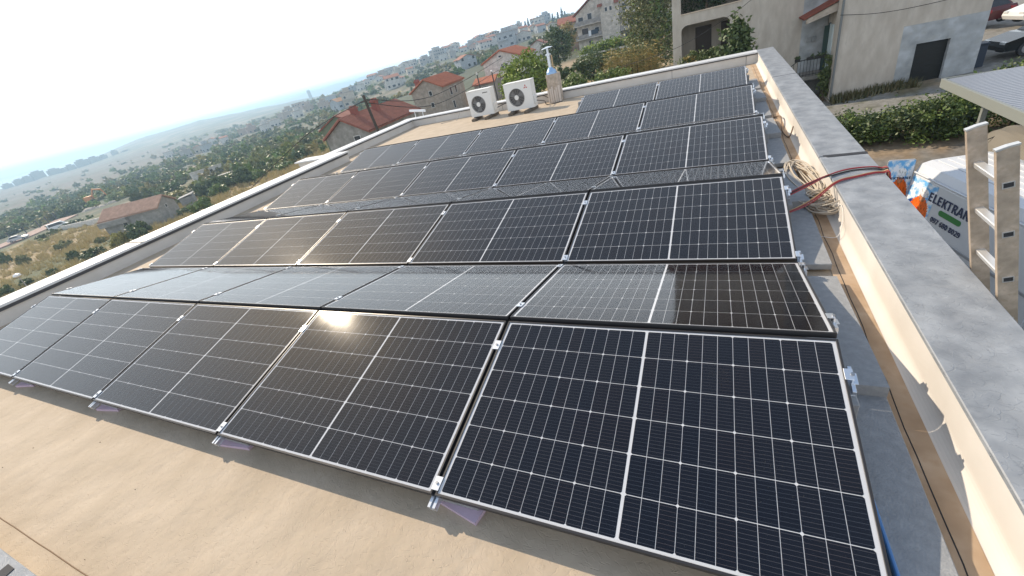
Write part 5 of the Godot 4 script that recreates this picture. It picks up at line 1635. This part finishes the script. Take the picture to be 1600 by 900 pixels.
	for e in [[top, Vector3(-30.0, -0.9, -25.0), Vector3(-40, -4.6, -24.6)], [top, Vector3(-24.3, -0.9, -36.0), Vector3(-27.5, 0.1, -60.0)], [top + Vector3(0, -0.25, 0), Vector3(-24.5, -1.7, -36.5), Vector3(-28.5, -1.3, -60.0)]]:
		b = MB.new()
		b.tube(curve(e, 14), 0.028, 5)
		tag(build(b, "overhead_wire", M.rubber), ["overhead wire falling from the wooden pole to the left slope", "upper overhead wire from the wooden pole to the white house", "lower overhead wire from the wooden pole toward the white house"][i], "wire", "overhead wires at the wooden pole")
		i += 1
	for p in [[Vector3(-29.4, -7.6, -55.0), 6.6, "slim dark lamp post left of the white house"], [Vector3(-27.2, -7.2, -55.0), 6.1, "slim dark lamp post in front of the white house"], [Vector3(-41.0, -5.8, -118.0), 6.5, "dark pole right of the pine before the red roof"]]:
		var s := thing("lamp_post", p[2], "lamp post", p[0], 0, "slim posts by the white house")
		b = MB.new()
		b.tube([Vector3.ZERO, Vector3(0, p[1], 0)], 0.07, 6)
		build(b, "pole", M.rubber, s)
		b = MB.new()
		b.lathe([Vector2(0, p[1]), Vector2(0.12, p[1] + 0.02), Vector2(0.14, p[1] + 0.15), Vector2(0, p[1] + 0.28)], Vector3.ZERO, 10)
		build(b, "head", mat("lamp_white", lin(0.75, 0.75, 0.74), 0.4), s)

# ------------------------------------------------------------------ vehicles and carport
func wheel(parent: Node3D, at: Vector3, r: float) -> void:
	var b := MB.new()
	b.tube([at + Vector3(0, 0, -0.10), at + Vector3(0, 0, 0.10)], r, 20)
	var t := build(b, "tyre", M.rubber, parent)
	b = MB.new()
	b.tube([at + Vector3(0, 0, -0.108), at + Vector3(0, 0, 0.108)], r * 0.62, 14)
	build(b, "rim", mat("rim_alloy", lin(0.35, 0.35, 0.36), 0.35, 0.8), t)

func car(called: String, label: String, category: String, at: Vector3, turn: float, paint: Material, shape: String) -> Node3D:
	# along x, nose at +x
	var o := thing(called, label, category, at, turn)
	var glass := mat("car_glass", lin(0.02, 0.023, 0.026), 0.06)
	var L := 4.3 if shape == "car" else 4.7
	var b := MB.new()
	var body := [Vector2(-L / 2, 0.32), Vector2(L / 2 - 0.1, 0.30), Vector2(L / 2, 0.50), Vector2(L / 2 - 0.06, 0.70), Vector2(L / 2 - 0.9, 0.92), Vector2(-L / 2 + 0.15, 0.98), Vector2(-L / 2, 0.80)]
	if shape == "van": body = [Vector2(-L / 2, 0.32), Vector2(L / 2 - 0.1, 0.30), Vector2(L / 2, 0.55), Vector2(L / 2 - 0.1, 0.85), Vector2(L / 2 - 0.8, 1.1), Vector2(-L / 2, 1.1)]
	b.prism(body, Vector3(0, 0, 0.86), Vector3(1, 0, 0), Vector3(0, 1, 0), Vector3(0, 0, -1.72))
	build(b, "body", paint, o)
	b = MB.new()
	# cabin narrowing to the roof
	var lowc := [Vector2(-L / 2 + 0.30, 0.94), Vector2(L / 2 - 1.15, 0.90)]; var topc := [Vector2(-L / 2 + 0.85, 1.44), Vector2(L / 2 - 1.95, 1.44)]
	if shape == "van":
		lowc = [Vector2(-L / 2 + 0.02, 1.1), Vector2(L / 2 - 0.8, 1.1)]; topc = [Vector2(-L / 2 + 0.08, 1.9), Vector2(L / 2 - 1.5, 1.9)]
	var zl := 0.84; var zt := 0.62 if shape == "car" else 0.78
	var p := []
	for s in [1, -1]:
		p.append([Vector3(lowc[0].x, lowc[0].y, zl * s), Vector3(lowc[1].x, lowc[1].y, zl * s), Vector3(topc[1].x, topc[1].y, zt * s), Vector3(topc[0].x, topc[0].y, zt * s)])
	b.quad(p[0][0], p[0][1], p[0][2], p[0][3]); b.quad(p[1][1], p[1][0], p[1][3], p[1][2])
	b.quad(p[0][1], p[1][1], p[1][2], p[0][2]); b.quad(p[1][0], p[0][0], p[0][3], p[1][3])
	b.quad(p[0][3], p[0][2], p[1][2], p[1][3])
	build(b, "cabin", paint, o)
	for s in [0, 1]:
		var q: Array = p[s]
		var side := MB.new()
		var c: Vector3 = (q[0] + q[1] + q[2] + q[3]) / 4.0
		var out := Vector3(0, 0.004, 0.012 * (1 if s == 0 else -1))
		var e := []
		for k in 4: e.append(c.lerp(q[k], 0.84) + out)
		if s == 0: side.quad(e[0], e[1], e[2], e[3])
		else: side.quad(e[1], e[0], e[3], e[2])
		build(side, "side_window", glass, o)
	for k in 2:
		var q := [p[0][1], p[1][1], p[1][2], p[0][2]] if k == 0 else [p[1][0], p[0][0], p[0][3], p[1][3]]
		var c: Vector3 = (q[0] + q[1] + q[2] + q[3]) / 4.0
		var g := MB.new(); var e := []
		for z in 4: e.append(c.lerp(q[z], 0.86) + Vector3(0.012 if k == 0 else -0.012, 0.006, 0))
		g.quad(e[0], e[1], e[2], e[3])
		build(g, "windscreen" if k == 0 else "rear_window", glass, o)
	for x in [-L / 2 + 0.8, L / 2 - 0.85]:
		for z in [-0.80, 0.80]: wheel(o, Vector3(x, 0.31, z), 0.31)
	for z in [-0.62, 0.62]:
		solid("headlight", Vector3(L / 2 - 0.12, 0.60, z - 0.18), Vector3(L / 2 - 0.01, 0.72, z + 0.18), mat("lamp_lens", lin(0.6, 0.62, 0.62), 0.15), o, 0.02)
		solid("tail_light", Vector3(-L / 2 - 0.015, 0.70, z - 0.14), Vector3(-L / 2 + 0.12, 0.88, z + 0.14), mat("tail_red", lin(0.30, 0.015, 0.02), 0.25), o, 0.02)
	return o

func print_sheet(w: int, h: int) -> ImageTexture:
	# the print on the van: sky with clouds, two workers in orange with white helmets
	var im := Image.create(w, h, false, Image.FORMAT_RGB8)
	var f := FastNoiseLite.new(); f.seed = 5; f.frequency = 0.012; f.fractal_octaves = 4
	for y in h:
		for x in w:
			var n := clampf(f.get_noise_2d(x, y * 1.4) * 2.2 + 0.6, 0, 1)
			im.set_pixel(x, y, Color(0.45, 0.72, 0.93).lerp(Color(0.95, 0.96, 0.98), n))
	var blob := func(cx: float, cy: float, rx: float, ry: float, c: Color, jag: float) -> void:
		for y in range(maxi(0, int(cy - ry)), mini(h, int(cy + ry))):
			for x in range(maxi(0, int(cx - rx)), mini(w, int(cx + rx))):
				var q := Vector2((x - cx) / rx, (y - cy) / ry).length() + f.get_noise_2d(x * 6, y * 6) * jag
				if q < 1.0: im.set_pixel(x, y, c.lerp(c.darkened(0.35), clampf(f.get_noise_2d(x * 5.0, y * 3.0) * 1.6, 0, 1)))
	blob.call(w * 0.30, h * 0.92, w * 0.30, h * 0.40, Color(0.06, 0.25, 0.55), 0.1)
	blob.call(w * 0.58, h * 0.76, w * 0.36, h * 0.38, Color(0.95, 0.42, 0.10), 0.15)
	blob.call(w * 0.36, h * 0.92, w * 0.10, h * 0.22, Color(0.97, 0.55, 0.15), 0.15)
	blob.call(w * 0.58, h * 0.38, w * 0.12, h * 0.12, Color(0.80, 0.52, 0.36), 0.1)
	blob.call(w * 0.60, h * 0.27, w * 0.17, h * 0.11, Color(0.97, 0.97, 0.97), 0.05)
	blob.call(w * 0.60, h * 0.32, w * 0.19, h * 0.022, Color(0.90, 0.90, 0.92), 0.0)
	blob.call(w * 0.54, h * 0.80, w * 0.05, h * 0.14, Color(0.80, 0.20, 0.06), 0.2)
	return ImageTexture.create_from_image(im)

func lettering(text: String, size: float, m: Material, parent: Node3D, t: Transform3D, bold := true) -> void:
	var tm := TextMesh.new()
	var f := SystemFont.new()
	f.font_names = PackedStringArray(["Droid Sans"])
	f.font_weight = 700 if bold else 400
	tm.font = f
	tm.text = text
	tm.font_size = 64
	tm.pixel_size = size / 64.0
	tm.depth = 0.004
	tm.horizontal_alignment = HORIZONTAL_ALIGNMENT_LEFT
	var o := put(tm, "lettering", m, parent)
	o.transform = t

func make_van() -> void:
	# a panel van beside the house; its flank looks at the roof. Local x runs along the van, +x to the cab, z+ = the flank seen
	var o := thing("panel_van", "white electrician's van with printed flank parked in the yard below the ladder", "van", Vector3(3.86, -5.55, -12.45), -PI / 2 + 0.213)
	var white := mat("van_white", lin(0.62, 0.64, 0.67), 0.3)
	var glass := mat("car_glass", lin(0.02, 0.023, 0.026), 0.06)
	var L := 5.5; var W := 1.95; var H := 2.56
	# cross-section: flank leaning in above the waist, rounded roof edge
	var sec := [Vector2(0, 0.42), Vector2(-W, 0.42), Vector2(-W, 1.25), Vector2(-W + 0.10, 2.25), Vector2(-W + 0.22, H - 0.05), Vector2(-W + 0.42, H), Vector2(-0.42, H), Vector2(-0.22, H - 0.05), Vector2(-0.10, 2.25), Vector2(0, 1.25)]
	sec.reverse()
	var b := MB.new()
	b.prism(sec, Vector3(0, 0, 0), Vector3(0, 0, 1), Vector3(0, 1, 0), Vector3(L - 1.35, 0, 0))
	build(b, "body", white, o)
	b = MB.new()
	b.prism([Vector2(0, 0.42), Vector2(1.35, 0.42), Vector2(1.35, 0.95), Vector2(1.1, 1.25), Vector2(0.35, 2.15), Vector2(0, H - 0.1)], Vector3(L - 1.349, 0, -0.02), Vector3(1, 0, 0), Vector3(0, 1, 0), Vector3(0, 0, -W + 0.04))
	build(b, "cab", white, o)
	b = MB.new()
	b.quad(Vector3(L - 1.2, 1.35, -0.012), Vector3(L - 0.42, 1.30, -0.012), Vector3(L - 1.0, 2.08, -0.012), Vector3(L - 1.2, 2.10, -0.012))
	build(b, "side_window", glass, o)
	b = MB.new()
	b.quad(Vector3(L - 0.24, 1.28, -0.15), Vector3(L - 0.24, 1.28, -W + 0.15), Vector3(L - 0.98, 2.16, -W + 0.25), Vector3(L - 0.98, 2.16, -0.25))
	build(b, "windscreen", glass, o)
	for k in 6:
		var z := -0.50 - k * 0.19
		solid("roof_rib", Vector3(0.12, H + 0.0005, z - 0.035), Vector3(L - 1.7, H + 0.02, z + 0.035), white, o, 0.006)
	b = MB.new()
	b.tube([Vector3(0.05, 2.33, -0.085), Vector3(L - 1.4, 2.33, -0.085)], 0.022, 6)
	build(b, "gutter_rail", white, o)
	solid("waist_trim", Vector3(0.1, 1.16, 0.0005), Vector3(L - 1.5, 1.22, 0.015), mat("van_trim", lin(0.30, 0.31, 0.33), 0.5), o, 0.004)
	for x in [1.0, L - 1.0]:
		for z in [-0.12, -W + 0.12]: wheel(o, Vector3(x, 0.36, z), 0.36)
	solid("rear_lamp", Vector3(-0.02, 0.95, -0.14), Vector3(0.0, 1.5, -0.02), mat("tail_red", lin(0.30, 0.015, 0.02), 0.25), o)
	# print and lettering on the leaning flank
	var sheet := mat("van_print", Color.WHITE, 0.3)
	sheet.albedo_texture = print_sheet(256, 256)
	var slope := Vector3(0, 1.0, -0.10).normalized()
	var P := func(x: float, y: float) -> Vector3: return Vector3(x, y, -(y - 1.25) * 0.10 + 0.004)
	b = MB.new()
	b.quad(P.call(0.03, 1.27), P.call(0.98, 1.27), P.call(0.98, 2.24), P.call(0.03, 2.24))
	build(b, "print", sheet, o)
	var navy := mat("print_navy", lin(0.015, 0.03, 0.09), 0.4)
	var bs := Basis(Vector3(1, 0, 0), slope, Vector3(0, 0.10, 1).normalized())
	lettering("ELEKTRANE", 0.28, navy, o, Transform3D(bs, P.call(0.78, 1.97) + Vector3(0, 0, 0.008)))
	lettering("097 680 8029", 0.165, navy, o, Transform3D(bs, P.call(1.10, 1.52) + Vector3(0, 0, 0.008)))
	b = MB.new()
	var pill := []
	for k in 9: pill.append(Vector2(0.30 + 0.062 * cos(-PI / 2 + PI * k / 8), 0.062 * sin(-PI / 2 + PI * k / 8)))
	for k in 9: pill.append(Vector2(-0.30 + 0.062 * cos(PI / 2 + PI * k / 8), 0.062 * sin(PI / 2 + PI * k / 8)))
	b.prism(pill, P.call(1.62, 1.745) + Vector3(0, 0, 0.001), Vector3(1, 0, 0), slope, Vector3(0, 0, 0.004))
	build(b, "badge", mat("badge_green", lin(0.03, 0.20, 0.05), 0.4), o)
	# rear door swung open beyond the back corner
	var d := thing("van_door", "open rear door of the white van with printed sky and workers", "van door", Vector3(3.83, -5.55, -12.55), -0.10)
	solid("panel", Vector3(-0.40, 0.5, -0.04), Vector3(0.14, 2.62, 0.0), white, d, 0.03)
	b = MB.new()
	b.quad(Vector3(-0.385, 1.40, 0.003), Vector3(0.125, 1.40, 0.003), Vector3(0.125, 2.60, 0.003), Vector3(-0.385, 2.60, 0.003))
	build(b, "print", sheet, d)
	lettering("ELEKTRANE", 0.092, navy, d, Transform3D(Basis.IDENTITY, Vector3(-0.385, 2.14, 0.006)))

func make_carport() -> void:
	var o := thing("carport", "carport with pale corrugated roof and grey green frame at the right edge", "carport", Vector3(5.78, -2.2, -17.35))
	var m := mat("corrugated", lin(0.40, 0.41, 0.43), 0.4, 0.4)
	var b := MB.new()
	var n := 44; var wz := 7.0
	for i in n * 4:
		var z0 := wz * i / (n * 4.0); var z1 := wz * (i + 1) / (n * 4.0)
		var prof := [0.0, 0.0, 0.035, 0.035, 0.0]
		var y0: float = prof[i % 4]; var y1: float = prof[i % 4 + 1]
		b.quad(Vector3(0.02, y0, z1), Vector3(4.6, y0 + 0.15, z1), Vector3(4.6, y0 + 0.15, z0), Vector3(0.02, y0, z0)) if is_equal_approx(y0, y1) else b.quad(Vector3(0.02, y1, z1), Vector3(4.6, y1 + 0.15, z1), Vector3(4.6, y0 + 0.15, z0), Vector3(0.02, y0, z0))
	build(b, "roof_sheet", m, o)
	var green := mat("carport_frame", lin(0.21, 0.225, 0.21), 0.5)
	solid("edge_beam", Vector3(-0.08, -0.20, -0.05), Vector3(0.0, 0.05, 7.05), green, o, 0.005)
	solid("edge_beam", Vector3(0.001, -0.20, -0.09), Vector3(4.6, 0.05, -0.03), green, o, 0.005)
	for p in [Vector3(0.35, 0, 1.9), Vector3(0.35, 0, 5.6), Vector3(4.2, 0, 1.9), Vector3(4.2, 0, 5.6)]:
		solid("post", Vector3(p.x - 0.06, -3.4, p.z - 0.06), Vector3(p.x + 0.06, -0.03, p.z + 0.06), green, o, 0.005)
	# something under a tarpaulin below it
	var t := thing("tarpaulin", "grey brown tarpaulin stretched over a car under the carport", "tarpaulin", Vector3(8.1, -5.28, -16.3))
	b = MB.new()
	var G := func(u: float, v: float) -> Vector3:
		var a := u * 2.0 - 1.0; var c := v * 2.0 - 1.0
		var h := 1.42 * pow(maxf(0.0, 1.0 - pow(absf(a), 3.0)), 0.5) * pow(maxf(0.0, 1.0 - pow(absf(c), 4.0)), 0.4)
		return Vector3(a * 1.0, h + 0.02 * sin(u * 37.0) * sin(v * 9.0), c * 2.3)
	for i in 22:
		for k in 30:
			b.quad(G.call(i / 22.0, (k + 1) / 30.0), G.call((i + 1) / 22.0, (k + 1) / 30.0), G.call((i + 1) / 22.0, k / 30.0), G.call(i / 22.0, k / 30.0))
	build(b, "cover", mat("tarp", lin(0.17, 0.155, 0.13), 0.6), t)
	b = MB.new()
	for k in 3: b.tube([Vector3(-0.9, 1.0 + 0.2 * 0, -1.2 + k * 1.1), Vector3(0, 1.46, -1.2 + k * 1.1), Vector3(0.9, 1.0, -1.2 + k * 1.1)], 0.015, 5)
	build(b, "strap", M.rubber, t)

func make_vehicles() -> void:
	make_van()
	make_carport()
	car("parked_car", "black car parked right of the garage of the neighbouring house", "car", Vector3(13.75, -4.20, -30.2), 3.25, mat("paint_black", lin(0.008, 0.010, 0.010), 0.15), "car")
	car("parked_car", "white car parked behind the black one at the top right corner", "car", Vector3(17.0, -3.98, -37.4), 3.3, mat("paint_white", lin(0.70, 0.70, 0.70), 0.3), "car")
	car("parked_car", "dark red car half hidden between the house corner and white car", "car", Vector3(14.2, -4.0, -40.5), 1.9, mat("paint_red", lin(0.09, 0.015, 0.015), 0.25), "car")
	var b := MB.new()
	var q := thing("waste_bin", "blue grey bin beside the garage wall corner", "bin", Vector3(10.9, -4.40, -29.3))
	solid("body", Vector3(-0.2, 0, -0.3), Vector3(0.2, 1.0, 0.3), mat("bin_blue", lin(0.025, 0.035, 0.055), 0.6), q, 0.03)
	solid("lid", Vector3(-0.23, 1.001, -0.33), Vector3(0.23, 1.08, 0.33), mat("bin_blue", lin(0.025, 0.035, 0.055), 0.6), q, 0.02)

# ------------------------------------------------------------------ dried marks on the glass, grit on the deck
func make_marks() -> void:
	var q := RandomNumberGenerator.new()
	q.seed = 61
	var dust := mat("dried_dust", lin(0.085, 0.082, 0.080), 0.95)
	var fine_dust := mat("fine_dust", lin(0.045, 0.044, 0.044), 0.95)
	# panel number counted in order of building, place on it (x from the right, z up the slope), size
	for s in [[0, -0.33, -0.42, 0.07], [0, -0.52, -0.86, 0.04], [0, -1.35, -0.95, 0.05], [1, -0.12, -0.62, 0.05], [1, -0.20, -0.42, 0.06], [1, -1.1, -0.2, 0.05], [2, -0.5, -0.5, 0.07], [5, -0.16, -0.42, 0.10], [5, -0.30, -0.60, 0.07], [5, -0.9, -0.15, 0.06], [10, -0.26, -0.22, 0.09], [10, -0.12, -0.35, 0.06], [11, -0.7, -0.3, 0.06]]:
		var o: Node = get_node("solar_module" if s[0] == 0 else "solar_module_%03d" % s[0])
		var b := MB.new()
		var base := q.randf() * TAU
		for k in 60:
			var p := Vector3(s[1] + q.randfn() * s[3], -0.0020, s[2] + q.randfn() * s[3] * 0.8)
			p.x = clampf(p.x, -PL + 0.03, -0.03); p.z = clampf(p.z, -PW + 0.03, -0.03)
			var a := base + q.randf() * TAU
			var l := q.randf_range(0.0015, 0.006)
			for e in 3:
				var d := Vector3(cos(a), 0, sin(a)) * l / 3.0
				var n := Vector3(-sin(a), 0, cos(a)) * q.randf_range(0.0003, 0.0009)
				b.quad(p + n, p + n + d, p - n + d, p - n)
				p += d; a += q.randf_range(-0.4, 0.4)
		build(b, "smudge", dust if q.randf() < 0.5 else fine_dust, o)
	var g := MB.new()
	for k in 90:
		var x := q.randf_range(-9.5, 0.1); var z := q.randf_range(0.02, 0.9)
		var r := 0.0010 + 0.0022 * pow(q.randf(), 3.0)
		var t := Transform3D(Basis(Vector3(q.randf(), 1, q.randf()).normalized(), q.randf() * TAU), Vector3(x, FLOOR + r * 0.6, z))
		g.bev(Vector3(-r, -r * 0.7, -r * 0.8), Vector3(r, r * 0.7, r * 0.8), r * 0.3, t)
	var go := build(g, "grit", mat("grit", lin(0.15, 0.115, 0.08), 0.95))
	tag(go, "scattered grit on the sunlit roof before the nearest row", "grit")
	go.set_meta("kind", "stuff")

func _ready() -> void:
	rng.seed = 20240917
	var cam := Camera3D.new()
	cam.name = "camera"
	add_child(cam)
	cam.position = Vector3(-0.5428, 1.7879, 0.8673)
	cam.rotation_order = EULER_ORDER_YXZ
	cam.rotation = Vector3(-0.51661, 0.52024, -0.25810)
	cam.fov = 68.73
	cam.near = 0.05; cam.far = 20000.0
	cam.current = true
	var env := Environment.new()
	env.background_mode = Environment.BG_SKY
	var sky := Sky.new()
	var sm := ProceduralSkyMaterial.new()
	sm.sky_top_color = Color(0.29, 0.395, 0.53)
	sm.sky_horizon_color = Color(0.925, 0.95, 0.968)
	sm.sky_curve = 0.62
	sm.ground_bottom_color = Color(0.35, 0.34, 0.30)
	sm.ground_horizon_color = Color(0.72, 0.76, 0.80)
	sm.sky_energy_multiplier = 1.28
	sm.sun_angle_max = 55.0
	sm.sun_curve = 0.22
	sky.sky_material = sm
	env.sky = sky
	env.background_energy_multiplier = 1.0
	env.tonemap_mode = Environment.TONE_MAPPER_LINEAR
	env.tonemap_exposure = 1.14
	env.sdfgi_enabled = true; env.ssao_enabled = true; env.ssil_enabled = true
	env.volumetric_fog_enabled = true      # sea haze, which scatters forward and so glows toward the sun
	env.volumetric_fog_density = 0.0006
	env.volumetric_fog_albedo = Color(0.74, 0.88, 1.0)
	env.volumetric_fog_anisotropy = 0.5
	var we := WorldEnvironment.new()
	we.name = "environment"
	we.environment = env
	add_child(we)
	var sun := DirectionalLight3D.new()
	sun.name = "sun"
	add_child(sun)
	sun.look_at_from_position(Vector3.ZERO, -Vector3(-0.753, 0.572, -0.322))
	sun.light_energy = 1.5
	sun.light_color = Color(1.0, 0.93, 0.83)
	sun.light_angular_distance = 0.55
	sun.shadow_enabled = true

	make_materials()
	make_roof()
	make_field()
	make_supports()
	make_land()
	near_houses()
	hill_houses()
	make_roof_things()
	make_vehicles()
	make_plants()
	make_marks()
